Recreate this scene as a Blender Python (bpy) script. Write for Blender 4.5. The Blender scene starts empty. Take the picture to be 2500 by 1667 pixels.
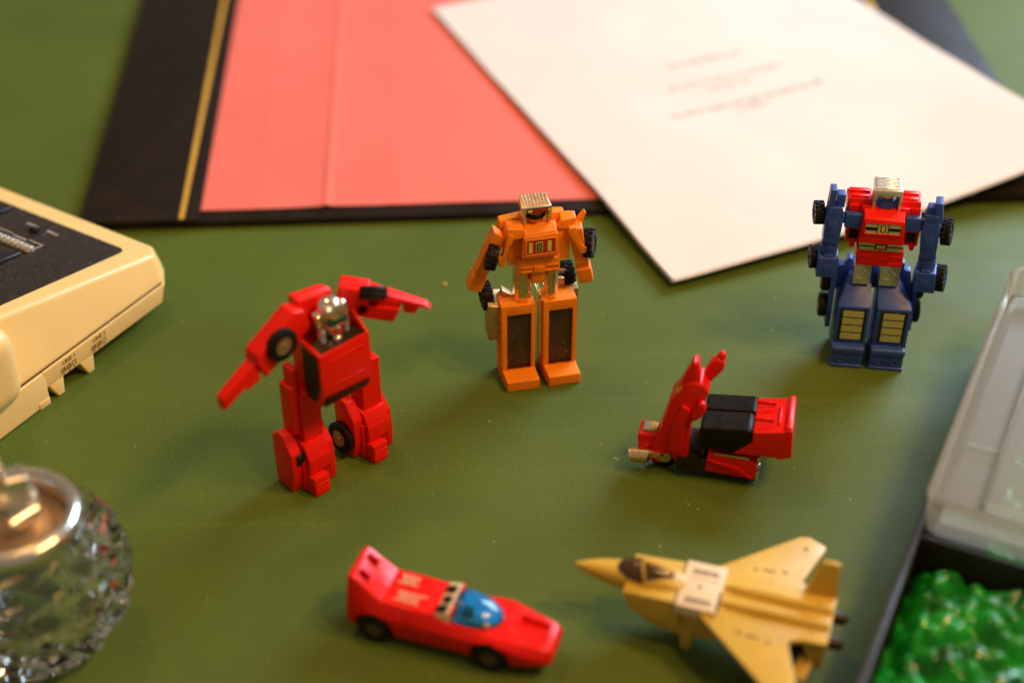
import bpy, bmesh, math, random
from mathutils import Matrix, Vector, Euler, noise
R = math.radians
S = 0.001                                  # everything below is written in millimetres
random.seed(7)
scn = bpy.context.scene
COL = scn.collection

# ------------------------------------------------------------------ camera
cd = bpy.data.cameras.new('camera'); cam = bpy.data.objects.new('camera', cd); COL.objects.link(cam)
cam.location = (0, 0, .395); cam.rotation_euler = (R(90 - 37.5), 0, 0)
cd.sensor_width = 36; cd.lens = 3900 / 2500 * 36; cd.clip_start = .02; cd.clip_end = 20
cd.dof.use_dof = True; cd.dof.focus_distance = .600; cd.dof.aperture_fstop = 3.9; cd.dof.aperture_blades = 0
scn.camera = cam

# ------------------------------------------------------------------ light (indoors: warm bulbs, one cool window)
w = bpy.data.worlds.new('World'); scn.world = w; w.use_nodes = True
bg = w.node_tree.nodes['Background']; bg.inputs[0].default_value = (1.0, .80, .60, 1); bg.inputs[1].default_value = .24
def bulb(name, loc, power, col, rad):
    l = bpy.data.lights.new(name, 'POINT'); l.energy = power; l.color = col; l.shadow_soft_size = rad
    o = bpy.data.objects.new(name, l); o.location = loc; COL.objects.link(o)
def window_light(name, loc, target, power, col, sx, sy):
    l = bpy.data.lights.new(name, 'AREA'); l.shape = 'RECTANGLE'; l.size = sx; l.size_y = sy; l.energy = power; l.color = col
    o = bpy.data.objects.new(name, l); o.location = loc; COL.objects.link(o)
    o.rotation_euler = (Vector(target) - Vector(loc)).to_track_quat('-Z', 'Y').to_euler()
WARM = (1.0, .57, .20)
bulb('ceiling_bulb', (.56, .31, .92), 21, WARM, .075)
bulb('ceiling_bulb.001', (.42, .10, .96), 15, WARM, .075)
bulb('ceiling_bulb.002', (-.34, .86, 1.10), 9, WARM, .08)
window_light('window_light', (.95, 1.45, .80), (.05, .45, 0), 34, (.62, .78, 1.0), .8, .65)
vs = scn.view_settings
vs.view_transform = 'Standard'; vs.look = 'None'; vs.gamma = 1; vs.use_curve_mapping = False; vs.exposure = 0

# ------------------------------------------------------------------ materials
def nodes(m): return m.node_tree.nodes, m.node_tree.links
def mat(name, col, rough=.4, metal=0, var=.10, vscale=120, bump=.0, bscale=900, rvar=.08, spec=.5, coat=0, trans=0, ior=1.46, sss=0, alpha=1):
    m = bpy.data.materials.new(name); m.use_nodes = True
    N, L = nodes(m); b = N['Principled BSDF']
    b.inputs['Metallic'].default_value = metal; b.inputs['IOR'].default_value = ior
    b.inputs['Specular IOR Level'].default_value = spec
    if coat: b.inputs['Coat Weight'].default_value = coat; b.inputs['Coat Roughness'].default_value = .15
    if trans: b.inputs['Transmission Weight'].default_value = trans
    if sss:
        b.inputs['Subsurface Weight'].default_value = sss; b.inputs['Subsurface Scale'].default_value = .002
        b.inputs['Subsurface Radius'].default_value = (1, .4, .2)
    tc = N.new('ShaderNodeTexCoord')
    n = N.new('ShaderNodeTexNoise'); n.inputs['Scale'].default_value = vscale; n.inputs['Detail'].default_value = 6
    L.new(tc.outputs['Object'], n.inputs['Vector'])
    r = N.new('ShaderNodeValToRGB')
    r.color_ramp.elements[0].position = .3; r.color_ramp.elements[1].position = .7
    r.color_ramp.elements[0].color = tuple(c * (1 - var) for c in col[:3]) + (1,)
    r.color_ramp.elements[1].color = tuple(min(1, c * (1 + var)) for c in col[:3]) + (1,)
    L.new(n.outputs['Fac'], r.inputs['Fac']); L.new(r.outputs['Color'], b.inputs['Base Color'])
    n2 = N.new('ShaderNodeTexNoise'); n2.inputs['Scale'].default_value = vscale * 2.3; n2.inputs['Detail'].default_value = 8
    L.new(tc.outputs['Object'], n2.inputs['Vector'])
    mr = N.new('ShaderNodeMapRange'); mr.inputs['From Min'].default_value = .3; mr.inputs['From Max'].default_value = .7
    mr.inputs['To Min'].default_value = max(.02, rough - rvar); mr.inputs['To Max'].default_value = rough + rvar
    L.new(n2.outputs['Fac'], mr.inputs['Value']); L.new(mr.outputs['Result'], b.inputs['Roughness'])
    if bump:
        n3 = N.new('ShaderNodeTexNoise'); n3.inputs['Scale'].default_value = bscale; n3.inputs['Detail'].default_value = 4
        L.new(tc.outputs['Object'], n3.inputs['Vector'])
        bp = N.new('ShaderNodeBump'); bp.inputs['Strength'].default_value = bump; bp.inputs['Distance'].default_value = .0003
        L.new(n3.outputs['Fac'], bp.inputs['Height']); L.new(bp.outputs['Normal'], b.inputs['Normal'])
    return m
M = {}
M['desk'] = mat('desk_green_vinyl', (.081, .123, .0185), .52, var=.16, vscale=9, bump=.22, bscale=1500, rvar=.08, spec=.2)
def _desk(m):
    N, L = nodes(m); b = N['Principled BSDF']; tc = N['Texture Coordinate']; src = b.inputs['Base Color'].links[0].from_socket
    fine = N.new('ShaderNodeTexNoise'); fine.inputs['Scale'].default_value = 1300; fine.inputs['Detail'].default_value = 2; L.new(tc.outputs['Object'], fine.inputs['Vector'])
    mp = N.new('ShaderNodeMapping'); mp.inputs['Scale'].default_value = (5, 260, 1); mp.inputs['Rotation'].default_value = (0, 0, .12); L.new(tc.outputs['Object'], mp.inputs['Vector'])
    sc_ = N.new('ShaderNodeTexNoise'); sc_.inputs['Scale'].default_value = 1; sc_.inputs['Detail'].default_value = 5; L.new(mp.outputs['Vector'], sc_.inputs['Vector'])
    r1 = N.new('ShaderNodeMapRange'); r1.inputs['From Min'].default_value = .25; r1.inputs['From Max'].default_value = .75; r1.inputs['To Min'].default_value = .74; r1.inputs['To Max'].default_value = 1.26; L.new(fine.outputs['Fac'], r1.inputs['Value'])
    r2 = N.new('ShaderNodeMapRange'); r2.inputs['From Min'].default_value = .58; r2.inputs['From Max'].default_value = .80; r2.inputs['To Min'].default_value = 1.0; r2.inputs['To Max'].default_value = 1.16; L.new(sc_.outputs['Fac'], r2.inputs['Value'])
    mu = N.new('ShaderNodeMath'); mu.operation = 'MULTIPLY'; L.new(r1.outputs['Result'], mu.inputs[0]); L.new(r2.outputs['Result'], mu.inputs[1])
    vm = N.new('ShaderNodeVectorMath'); vm.operation = 'SCALE'; L.new(src, vm.inputs[0]); L.new(mu.outputs[0], vm.inputs['Scale']); L.new(vm.outputs['Vector'], b.inputs['Base Color'])
_desk(M['desk'])
M['black_leather'] = mat('black_leatherette', (.013, .008, .005), .50, var=.25, vscale=60, bump=.35, bscale=900, spec=.2)
M['gold_line'] = mat('gold_foil', (.80, .46, .06), .4, .3)
M['coral'] = mat('coral_paper', (.78, .170, .130), .75, var=.05, vscale=18, bump=.12, bscale=1200, spec=.25)
M['paper'] = mat('white_paper', (.74, .68, .62), .8, var=.025, vscale=25, bump=.08, bscale=1200, spec=.2)
M['ink'] = mat('red_brown_ink', (.06, .02, .015), .8, spec=.1)
M['beige'] = mat('yellowed_beige_plastic', (.84, .60, .235), .34, var=.05, vscale=40, bump=.18, bscale=2200, sss=.0)
M['beige_dark'] = mat('seam_brown', (.12, .07, .03), .6)
M['panel_black'] = mat('dusty_black_panel', (.020, .014, .011), .40, var=.3, vscale=300, bump=.2, bscale=2000, rvar=.1)
M['button_black'] = mat('black_button', (.012, .011, .012), .3)
M['print_black'] = mat('print_black', (.02, .015, .012), .6, spec=.2)
M['print_white'] = mat('print_white', (.62, .56, .46), .6, spec=.2)
M['orange'] = mat('orange_plastic', (.86, .235, .007), .40, var=.04, bump=.12, bscale=1400, spec=.4, sss=.0)
M['red'] = mat('red_plastic', (.78, .010, .003), .38, var=.05, bump=.15, bscale=1600, spec=.30)
M['red_gloss'] = mat('red_gloss_plastic', (.74, .008, .004), .26, var=.05, bump=.08, bscale=900, spec=.34)
M['blue'] = mat('blue_plastic', (.030, .074, .34), .36, var=.06, bump=.12, bscale=1600)
M['yellow'] = mat('yellow_metal_paint', (.60, .395, .055), .40, var=.09, vscale=60, bump=.10, bscale=900)
M['cream'] = mat('cream_sticker', (.74, .58, .36), .5, var=.05)
M['black'] = mat('black_plastic', (.010, .008, .006), .36, var=.15, bump=.12, bscale=1500, spec=.2)
M['dark_brown'] = mat('dark_brown_plastic', (.028, .016, .008), .38, spec=.35)
M['tyre'] = mat('black_rubber', (.010, .008, .007), .5, var=.2, bump=.1, spec=.22)
M['chrome'] = mat('vacuum_chrome', (.86, .82, .74), .20, 1, var=.06, vscale=300, bump=.06, bscale=700, rvar=.06)
M['gold_chrome'] = mat('warm_chrome', (.84, .62, .36), .28, 1, var=.1, vscale=300, bump=.08, bscale=700, rvar=.07)
M['silver'] = mat('satin_silver_plating', (.86, .80, .68), .36, .92, var=.06, vscale=300, bump=.08, bscale=900)
M['bronze'] = mat('brushed_bronze', (.56, .36, .19), .42, .85, var=.12, vscale=400, bump=.12, bscale=1500)
M['hub_dark'] = mat('dull_dark_hub', (.13, .075, .035), .5, .3)
M['grille'] = bpy.data.materials.new('crackled_black_sticker'); M['grille'].use_nodes = True
def _g(m):
    N, L = nodes(m); b = N['Principled BSDF']; tc = N.new('ShaderNodeTexCoord')
    v = N.new('ShaderNodeTexVoronoi'); v.feature = 'DISTANCE_TO_EDGE'; v.inputs['Scale'].default_value = 900
    L.new(tc.outputs['Object'], v.inputs['Vector']); r = N.new('ShaderNodeValToRGB')
    r.color_ramp.elements[0].position = .0; r.color_ramp.elements[0].color = (.16, .10, .045, 1)
    r.color_ramp.elements[1].position = .10; r.color_ramp.elements[1].color = (.010, .007, .005, 1)
    L.new(v.outputs['Distance'], r.inputs['Fac']); L.new(r.outputs['Color'], b.inputs['Base Color']); b.inputs['Roughness'].default_value = .42
    bp = N.new('ShaderNodeBump'); bp.inputs['Strength'].default_value = .4; bp.inputs['Distance'].default_value = .0002
    L.new(v.outputs['Distance'], bp.inputs['Height']); L.new(bp.outputs['Normal'], b.inputs['Normal'])
_g(M['grille'])
def speckle(m, scale, lo, hi, col, amt):                     # settled dust: sparse pale specks
    N, L = nodes(m); b = N['Principled BSDF']; tc = N['Texture Coordinate']; src = b.inputs['Base Color'].links[0].from_socket
    n = N.new('ShaderNodeTexNoise'); n.inputs['Scale'].default_value = scale; n.inputs['Detail'].default_value = 1; L.new(tc.outputs['Object'], n.inputs['Vector'])
    r = N.new('ShaderNodeMapRange'); r.inputs['From Min'].default_value = lo; r.inputs['From Max'].default_value = hi; r.inputs['To Max'].default_value = amt; L.new(n.outputs['Fac'], r.inputs['Value'])
    mx = N.new('ShaderNodeMix'); mx.data_type = 'RGBA'; L.new(r.outputs['Result'], mx.inputs['Factor']); L.new(src, mx.inputs[6]); mx.inputs[7].default_value = col + (1,)
    L.new(mx.outputs[2], b.inputs['Base Color'])
speckle(M['panel_black'], 1400, .70, .78, (.40, .34, .24), .6)
speckle(M['black_leather'], 700, .70, .80, (.22, .18, .13), .35)
speckle(M['black'], 1800, .70, .80, (.25, .20, .14), .25)
speckle(M['blue'], 1500, .70, .80, (.30, .32, .42), .35)
speckle(M['yellow'], 500, .66, .78, (.24, .12, .02), .45)
speckle(M['beige'], 900, .72, .82, (.34, .22, .09), .35)
M['st_red'] = mat('sticker_red', (.40, .02, .015), .3)
M['st_yellow'] = mat('sticker_yellow', (.72, .60, .10), .3)
M['st_lime'] = mat('sticker_pale_green', (.46, .48, .17), .4, 0, var=.04, spec=.3)
M['st_amber'] = mat('sticker_amber', (.80, .42, .04), .35)
M['st_black'] = mat('sticker_black', (.010, .010, .009), .3)
M['st_olive'] = mat('sticker_olive', (.22, .24, .09), .3, .3)
M['blue_glass'] = mat('blue_canopy', (.02, .36, .85), .06, var=.0, rvar=.02, trans=.85, ior=1.25, coat=.6)
M['smoke'] = mat('smoked_canopy', (.075, .035, .016), .16, var=.1, spec=.6)
M['glass'] = mat('crystal_glass', (.97, .98, .97), .03, var=0, rvar=.01, trans=1, ior=1.5)
M['clear'] = mat('clear_ribbed_plastic', (.82, .78, .62), .1, var=.03, rvar=.03, trans=.7, ior=1.45)
M['lid'] = bpy.data.materials.new('milky_plastic'); M['lid'].use_nodes = True
def _lid(m):
    N, L = nodes(m); out = N['Material Output']; N.remove(N['Principled BSDF'])
    df = N.new('ShaderNodeBsdfDiffuse'); df.inputs[0].default_value = (.66, .64, .56, 1); tl = N.new('ShaderNodeBsdfTranslucent'); tl.inputs[0].default_value = (.68, .66, .58, 1)
    tp = N.new('ShaderNodeBsdfTransparent'); tp.inputs[0].default_value = (.88, .90, .84, 1); gs = N.new('ShaderNodeBsdfGlossy'); gs.inputs['Roughness'].default_value = .34
    m1 = N.new('ShaderNodeMixShader'); m1.inputs[0].default_value = .45; L.new(df.outputs[0], m1.inputs[1]); L.new(tl.outputs[0], m1.inputs[2])
    m2 = N.new('ShaderNodeMixShader'); m2.inputs[0].default_value = .73; L.new(m1.outputs[0], m2.inputs[1]); L.new(tp.outputs[0], m2.inputs[2])
    fr = N.new('ShaderNodeFresnel'); fr.inputs[0].default_value = 1.14; m3 = N.new('ShaderNodeMixShader'); L.new(fr.outputs[0], m3.inputs[0]); L.new(m2.outputs[0], m3.inputs[1]); L.new(gs.outputs[0], m3.inputs[2])
    L.new(m3.outputs[0], out.inputs['Surface'])
_lid(M['lid'])
M['box_black'] = mat('black_box_plastic', (.020, .017, .014), .42, var=.2, bump=.1)
M['gel'] = mat('green_gel', (.004, .19, .010), .07, var=.7, vscale=70, rvar=.02, ior=1.45, spec=.5)
_b = M['gel'].node_tree.nodes['Principled BSDF']; _b.inputs['Subsurface Weight'].default_value = .3; _b.inputs['Subsurface Scale'].default_value = .004; _b.inputs['Subsurface Radius'].default_value = (.1, 1, .15)
M['gel_gold'] = mat('gold_flake', (.75, .55, .12), .25, .8)
M['dust'] = mat('pale_dust', (.48, .46, .28), .9)
M['crumb'] = mat('yellow_crumb', (.70, .50, .12), .7)

# ------------------------------------------------------------------ mesh builder
def V(*a): return Vector(a)
class MB:
    def __init__(s): s.bm = bmesh.new()
    def _merge(s, b, bev=0, seg=2, X=None):
        if bev > 0:
            es = [e for e in b.edges if len(e.link_faces) == 2 and e.calc_face_angle(0) > R(25)]
            if es: bmesh.ops.bevel(b, geom=es, offset=bev, segments=seg, profile=.6, affect='EDGES', clamp_overlap=True)
        if X is not None: b.transform(X)
        me = bpy.data.meshes.new('t'); b.to_mesh(me); b.free(); s.bm.from_mesh(me); bpy.data.meshes.remove(me)
        return s
    def poly(s, verts, faces, bev=.25, seg=2, X=None):
        b = bmesh.new(); vs_ = [b.verts.new(v) for v in verts]
        for f in faces: b.faces.new([vs_[i] for i in f])
        bmesh.ops.recalc_face_normals(b, faces=b.faces)
        return s._merge(b, bev, seg, X)
    def hexa(s, p, bev=.3, seg=2, X=None):      # p: 4 bottom points then 4 top points
        return s.poly(p, [(3, 2, 1, 0), (4, 5, 6, 7), (0, 1, 5, 4), (1, 2, 6, 5), (2, 3, 7, 6), (3, 0, 4, 7)], bev, seg, X)
    def box(s, x0, x1, y0, y1, z0, z1, bev=.3, seg=2, X=None):
        return s.hexa([(x0, y0, z0), (x1, y0, z0), (x1, y1, z0), (x0, y1, z0), (x0, y0, z1), (x1, y0, z1), (x1, y1, z1), (x0, y1, z1)], bev, seg, X)
    def prism(s, pts, axis, a, b_, bev=.3, seg=2, X=None, inset=None):
        def mk(p, t):
            return {'x': (t, p[0], p[1]), 'y': (p[0], t, p[1]), 'z': (p[0], p[1], t)}[axis]
        n = len(pts); top = inset or pts
        vs_ = [mk(p, a) for p in pts] + [mk(p, b_) for p in top]
        fs = [tuple(range(n)), tuple(range(2 * n - 1, n - 1, -1))] + [(i, (i + 1) % n, n + (i + 1) % n, n + i) for i in range(n)]
        return s.poly(vs_, fs, bev, seg, X)
    def cyl(s, p0, p1, r, r2=None, n=24, bev=.2, seg=2, X=None):
        p0, p1 = Vector(p0), Vector(p1); d = p1 - p0; r2 = r if r2 is None else r2
        b = bmesh.new(); bmesh.ops.create_cone(b, cap_ends=True, cap_tris=False, segments=n, radius1=r, radius2=r2, depth=d.length)
        T = Matrix.Translation((p0 + p1) / 2) @ d.to_track_quat('Z', 'Y').to_matrix().to_4x4()
        b.transform(T)
        return s._merge(b, bev, seg, X)
    def ball(s, c, rx, ry=None, rz=None, n=20, X=None, m=12):
        ry = rx if ry is None else ry; rz = rx if rz is None else rz
        b = bmesh.new(); bmesh.ops.create_uvsphere(b, u_segments=n, v_segments=m, radius=1)
        b.transform(Matrix.Translation(c) @ Matrix.Diagonal((rx, ry, rz, 1)))
        return s._merge(b, 0, 1, X)
    def loft(s, secs, caps=True, X=None, closed=True, bev=0):
        n = len(secs[0]); vs_ = [p for sec in secs for p in sec]; fs = []
        for i in range(len(secs) - 1):
            for j in range(n if closed else n - 1):
                k = (j + 1) % n; fs.append((i * n + j, i * n + k, (i + 1) * n + k, (i + 1) * n + j))
        if caps: fs += [tuple(range(n - 1, -1, -1)), tuple(range((len(secs) - 1) * n, len(secs) * n))]
        return s.poly(vs_, fs, bev, 2, X)
    def lathe(s, prof, n=32, c=(0, 0), X=None, close=False):
        secs = [[(c[0] + r * math.cos(2 * math.pi * j / n), c[1] + r * math.sin(2 * math.pi * j / n), z) for j in range(n)] for r, z in prof]
        if close: secs.append(secs[0])
        return s.loft(secs, caps=not close, X=X)
    def torus(s, c, axis, R_, r, n=28, m=12, X=None, sq=1.0):
        T = Matrix.Translation(c) @ Vector(axis).to_track_quat('Z', 'Y').to_matrix().to_4x4()
        vs_ = []
        for i in range(n):
            a = 2 * math.pi * i / n
            for j in range(m):
                t = 2 * math.pi * j / m; rr = R_ + r * math.cos(t)
                vs_.append(T @ V(rr * math.cos(a), rr * math.sin(a), sq * r * math.sin(t)))
        fs = [(i * m + j, ((i + 1) % n) * m + j, ((i + 1) % n) * m + (j + 1) % m, i * m + (j + 1) % m) for i in range(n) for j in range(m)]
        return s.poly(vs_, fs, 0, 1, X)
    def strip(s, path, r, n=8, X=None):
        secs = []
        for i, p in enumerate(path):
            p = Vector(p); a = Vector(path[max(0, i - 1)]); b_ = Vector(path[min(len(path) - 1, i + 1)])
            q = (b_ - a).to_track_quat('Z', 'Y')
            secs.append([tuple(p + q @ V(r * math.cos(2 * math.pi * j / n), r * math.sin(2 * math.pi * j / n), 0)) for j in range(n)])
        return s.loft(secs, X=X)
    def build(s, name, m, parent=None, sharp=38, kind=None, flat=False):
        me = bpy.data.meshes.new(name)
        bmesh.ops.remove_doubles(s.bm, verts=s.bm.verts, dist=1e-5)
        bmesh.ops.scale(s.bm, vec=(S, S, S), verts=s.bm.verts)
        s.bm.to_mesh(me); s.bm.free()
        (me.shade_flat() if flat else (me.shade_smooth(), me.set_sharp_from_angle(angle=R(sharp))))
        me.materials.append(M[m] if isinstance(m, str) else m)
        o = bpy.data.objects.new(name, me); COL.objects.link(o); o.parent = parent
        if kind: o['kind'] = kind
        return o
def tag(o, label, cat, group=None):
    o['label'] = label; o['category'] = cat
    if group: o['group'] = group
    return o
def thing(name, x, y, rz, label, cat, z=0, group=None):
    o = bpy.data.objects.new(name, None); COL.objects.link(o); o.empty_display_size = .01
    o.location = (x * S, y * S, z * S); o.rotation_euler = (0, 0, R(rz))
    return tag(o, label, cat, group)
def Xf(loc, rx=0, ry=0, rz=0):
    return Matrix.Translation(loc) @ Euler((R(rx), R(ry), R(rz)), 'XYZ').to_matrix().to_4x4()
def text_part(name, body, size, X, m, parent, depth=.05, bold=0):
    c = bpy.data.curves.new('t', 'FONT'); c.body = body; c.size = size; c.align_x = 'CENTER'; c.align_y = 'CENTER'; c.extrude = depth; c.offset = bold
    o = bpy.data.objects.new('t', c); COL.objects.link(o)
    me = bpy.data.meshes.new_from_object(o.evaluated_get(bpy.context.evaluated_depsgraph_get()))
    bpy.data.objects.remove(o); bpy.data.curves.remove(c)
    me.name = name; me.transform(Matrix.Diagonal((S, S, S, 1)) @ X); me.materials.clear(); me.materials.append(M[m])
    o = bpy.data.objects.new(name, me); COL.objects.link(o); o.parent = parent
    return o
def cut(o, cutter):
    md = o.modifiers.new('b', 'BOOLEAN'); md.operation = 'DIFFERENCE'; md.solver = 'EXACT'; md.object = cutter
    bpy.context.view_layer.update()
    me = bpy.data.meshes.new_from_object(o.evaluated_get(bpy.context.evaluated_depsgraph_get()))
    o.modifiers.clear(); old = o.data; o.data = me; me.name = o.name; bpy.data.objects.remove(cutter)
    me.shade_smooth(); me.set_sharp_from_angle(angle=R(38))

def wheel(parent, c, axis, r, wd, hub='bronze', tread=0, hubr=.5):
    c = Vector(c); a = Vector(axis).normalized()
    o = MB()
    pr = [(r * .55, -wd / 2), (r * .86, -wd / 2), (r, -wd * .32), (r, wd * .32), (r * .86, wd / 2), (r * .55, wd / 2)]
    T = Matrix.Translation(c) @ a.to_track_quat('Z', 'Y').to_matrix().to_4x4()
    o.lathe(pr, n=36, X=T, close=True)
    if tread:
        for k in range(tread):
            for sgn in (-1, 1):
                t = 2 * math.pi * (k + (0 if sgn < 0 else .5)) / tread
                X = T @ Matrix.Rotation(t, 4, 'Z')
                o.box(r * .93, r * 1.07, -r * .13, r * .13, min(sgn * wd * .02, sgn * wd * .48), max(sgn * wd * .02, sgn * wd * .48), .12, 1, X)
    t_ = MB(); wh = o.build('wheel', 'tyre', parent)
    t_.cyl(c - a * wd * .42, c + a * wd * .42, r * hubr + .3, n=24, bev=.2)
    t_.cyl(c - a * wd * .5, c + a * wd * .5, r * .18, n=14, bev=.15)
    t_.build('hub', hub, wh)
    return wh

# ================================================================== SETTING
d = MB(); d.box(-1100, 1100, -250, 1500, -28, 0, 2)
desk = d.build('desk_top', 'desk'); desk['kind'] = 'structure'; desk['label'] = 'olive green vinyl desk top under all the toys'
st = MB()
for k in range(150):
    x, y = random.uniform(-260, 300), random.uniform(300, 600); a = random.uniform(.06, .2); l = a * random.choice((1, 1, 1, 2, 5))
    st.box(-l, l, -a, a, 0.02, .12, 0, 1, Xf((x, y, 0), 0, 0, random.uniform(0, 180)))
o = st.build('dust_specks', 'dust', None); o['kind'] = 'stuff'; tag(o, 'fine pale dust specks scattered on the green desk', 'dust')
st = MB(); st.ball((-28.8, 554.5, .4), .9, .55, .45, 8, m=6); st.ball((-28, 554.1, .35), .5, .4, .35, 8, m=6)
tag(st.build('crumb', 'crumb'), 'tiny yellow crumb on the desk between the red and orange robots', 'crumb')

# ------------------------------------------------------------------ blotter
bl = thing('desk_blotter', -192, 597.5, 3.2, 'black leather desk blotter with gold lined side panels behind the toys', 'desk blotter')
b = MB(); b.box(0, 446, -2.6, 420, 0.05, 3.4, .7); b.build('base_board', 'black_leather', bl)
for x0, x1, gx in ((-.4, 52, 43.5), (394, 446.4, 401)):
    b = MB(); b.box(x0, x1, -3, 420.4, 3.4, 5.0, .6); p = b.build('side_panel', 'black_leather', bl)
    b = MB(); b.box(gx, gx + 2.2, -2.3, 420, 4.95, 5.12, .04, 1); b.build('gold_line', 'gold_line', p)
    if x0 < 0:
        for sx in (17.5, 37):
            b = MB(); b.lathe([(1.9, 4.95), (1.8, 5.15), (1.2, 5.22), (.3, 5.24)], 20, (sx, 6.6)); b.build('stud', 'black_leather', p)
# coral sheet, with creases pressed into it
def sheet_mesh(name, x0, x1, y0, y1, nx, ny, zf, m, parent=None, thick=.25, loc=None, rz=0):
    g = bmesh.new(); T = []
    for i in range(nx + 1):
        for j in range(ny + 1):
            x = x0 + (x1 - x0) * i / nx; y = y0 + (y1 - y0) * j / ny
            T.append(g.verts.new((x * S, y * S, zf(x, y) * S)))
    for i in range(nx):
        for j in range(ny):
            k = i * (ny + 1) + j; g.faces.new((T[k], T[k + ny + 1], T[k + ny + 2], T[k + 1]))
    ex = bmesh.ops.extrude_face_region(g, geom=list(g.faces))
    bmesh.ops.translate(g, vec=(0, 0, -thick * S), verts=[v for v in ex['geom'] if isinstance(v, bmesh.types.BMVert)])
    bmesh.ops.recalc_face_normals(g, faces=g.faces)
    me = bpy.data.meshes.new(name); g.to_mesh(me); g.free(); me.shade_smooth(); me.set_sharp_from_angle(angle=R(50)); me.materials.append(M[m])
    o = bpy.data.objects.new(name, me); COL.objects.link(o); o.parent = parent
    if loc: o.location = tuple(c * S for c in loc); o.rotation_euler = (0, 0, R(rz))
    return o
def zc(x, y):
    k = abs(x - 108.5 - .004 * y)
    return 3.95 + .75 * math.exp(-(k / 1.4) ** 2) + .35 * math.exp(-(k / 9) ** 2) + .12 * math.exp(-((x - 78) / 3) ** 2) + .15 * math.exp(-((x - 140) / 4) ** 2) + .3 * noise.noise((x * .02, y * .015, 0))
tag(sheet_mesh('blotting_sheet', 52.3, 393.5, 6.2, 412, 340, 24, zc, 'coral', loc=(-192, 597.5, 0), rz=3.2), 'creased coral red blotting sheet lying between the black side panels', 'paper sheet')
# ------------------------------------------------------------------ document
PA = 23.6
def zp(u, v):                    # u along the front edge from the front corner, v along the long edge
    z = 6.4 + 1.3 * math.exp(-(((u - 40) / 90) ** 2 + ((v - 70) / 80) ** 2)) + .7 * noise.noise((u * .022, v * .022, 2))
    z += 16 * max(0, (u - 70) / 146) ** 2.2 * max(0, 1 - v / 260) ** 1.4
    z -= 1.6 * math.exp(-((u / 60) ** 2 + (v / 60) ** 2))
    return z
dc = thing('document', 67.9, 551, PA, 'stack of white printed pages lying askew across the blotter', 'document')
for k, (du, dv, dz) in enumerate(((0, 0, 0), (.5, -.9, -.45), (1.3, .5, -.9), (-.3, -.4, -1.35))):
    sheet_mesh('page', du, 216 + du, dv, 279 + dv, 40, 48, lambda u, v, z=dz: zp(u, v) + z, 'paper', dc, .22)
def word_line(p0, p1, hgt):
    a = R(PA); O = V(67.9, 551)
    def loc(p): q = V(p[0], p[1]) - O; return V(q.x * math.cos(a) + q.y * math.sin(a), -q.x * math.sin(a) + q.y * math.cos(a))
    A, B = loc(p0), loc(p1); B.y = A.y = (A.y + B.y) / 2
    m_ = MB(); u = A.x
    while u < B.x:
        wl = random.randint(3, 8)
        for k in range(wl):
            lw = random.uniform(.55, 1.2) * hgt / 2.6; h = hgt * random.choice((.62, .62, .66, .95))
            if u > B.x: break
            z = zp(u, A.y) + .05
            m_.hexa([(u, A.y, z), (u + lw * .33, A.y, z), (u + lw * .33, A.y + h, z), (u, A.y + h, z)] + [(u, A.y, z + .05), (u + lw * .33, A.y, z + .05), (u + lw * .33, A.y + h, z + .05), (u, A.y + h, z + .05)], 0)
            yy = A.y + random.choice((0, h * .45, h * .8))
            m_.hexa([(u, yy, z), (u + lw, yy, z), (u + lw, yy + h * .2, z), (u, yy + h * .2, z)] + [(u, yy, z + .05), (u + lw, yy, z + .05), (u + lw, yy + h * .2, z + .05), (u, yy + h * .2, z + .05)], 0)
            u += lw + .35
        u += hgt * .5
    m_.build('printed_line', 'ink', dc)
word_line((80.6, 737), (119.4, 751), 3.0); word_line((78, 713.5), (138.5, 735), 2.8); word_line((98.6, 712), (122.6, 722.5), 2.6)
word_line((78.3, 684.5), (157, 717), 3.2); word_line((111.5, 691.5), (127.3, 698.5), 2.8)

# ================================================================== TELEPHONE  (local x = along its side, away; y = to the left and back)
ph = thing('telephone', -143.7, 531.3, 58.3, 'yellowed beige desk telephone with black keypad panel at the left edge', 'telephone')
b = MB(); b.poly([(-79, 0, 15.9), (2.5, 0, 15.9), (11.5, 8, 15.9), (12.5, 112, 15.9), (-79, 112, 15.9),
                  (-79, 9.2, 44), (4.5, 5, 27.3), (9.8, 11.5, 26.2), (9.5, 108, 26.3), (-79, 108, 44)],
                 [(4, 3, 2, 1, 0), (5, 6, 7, 8, 9), (0, 1, 6, 5), (1, 2, 7, 6), (2, 3, 8, 7), (3, 4, 9, 8), (4, 0, 5, 9)], 2.2, 5)
b.build('upper_shell', 'beige', ph, 60)
b = MB(); b.poly([(-66.2, .5, 7), (0, .5, 7), (8, 8, 7), (9, 110, 7), (-66.2, 110, 7), (-66.2, .25, 15.3), (2.8, .25, 15.3), (11.3, 8, 15.3), (12.2, 111, 15.3), (-66.2, 111, 15.3)],
                 [(4, 3, 2, 1, 0), (5, 6, 7, 8, 9), (0, 1, 6, 5), (1, 2, 7, 6), (2, 3, 8, 7), (3, 4, 9, 8), (4, 0, 5, 9)], .7, 3)
ls = b.build('lower_shell', 'beige', ph, 50)
b = MB(); b.box(-150, -65.2, .3, 110, .3, 15.1, .9, 3); b.box(-71, -65.4, 0, 3, .1, 3.2, .4); b.build('rear_foot', 'beige', ph)
b = MB(); b.box(-79, 2, .9, 109, 15.2, 16.0, .1, 1); b.build('seam', 'beige_dark', ph)
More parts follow.
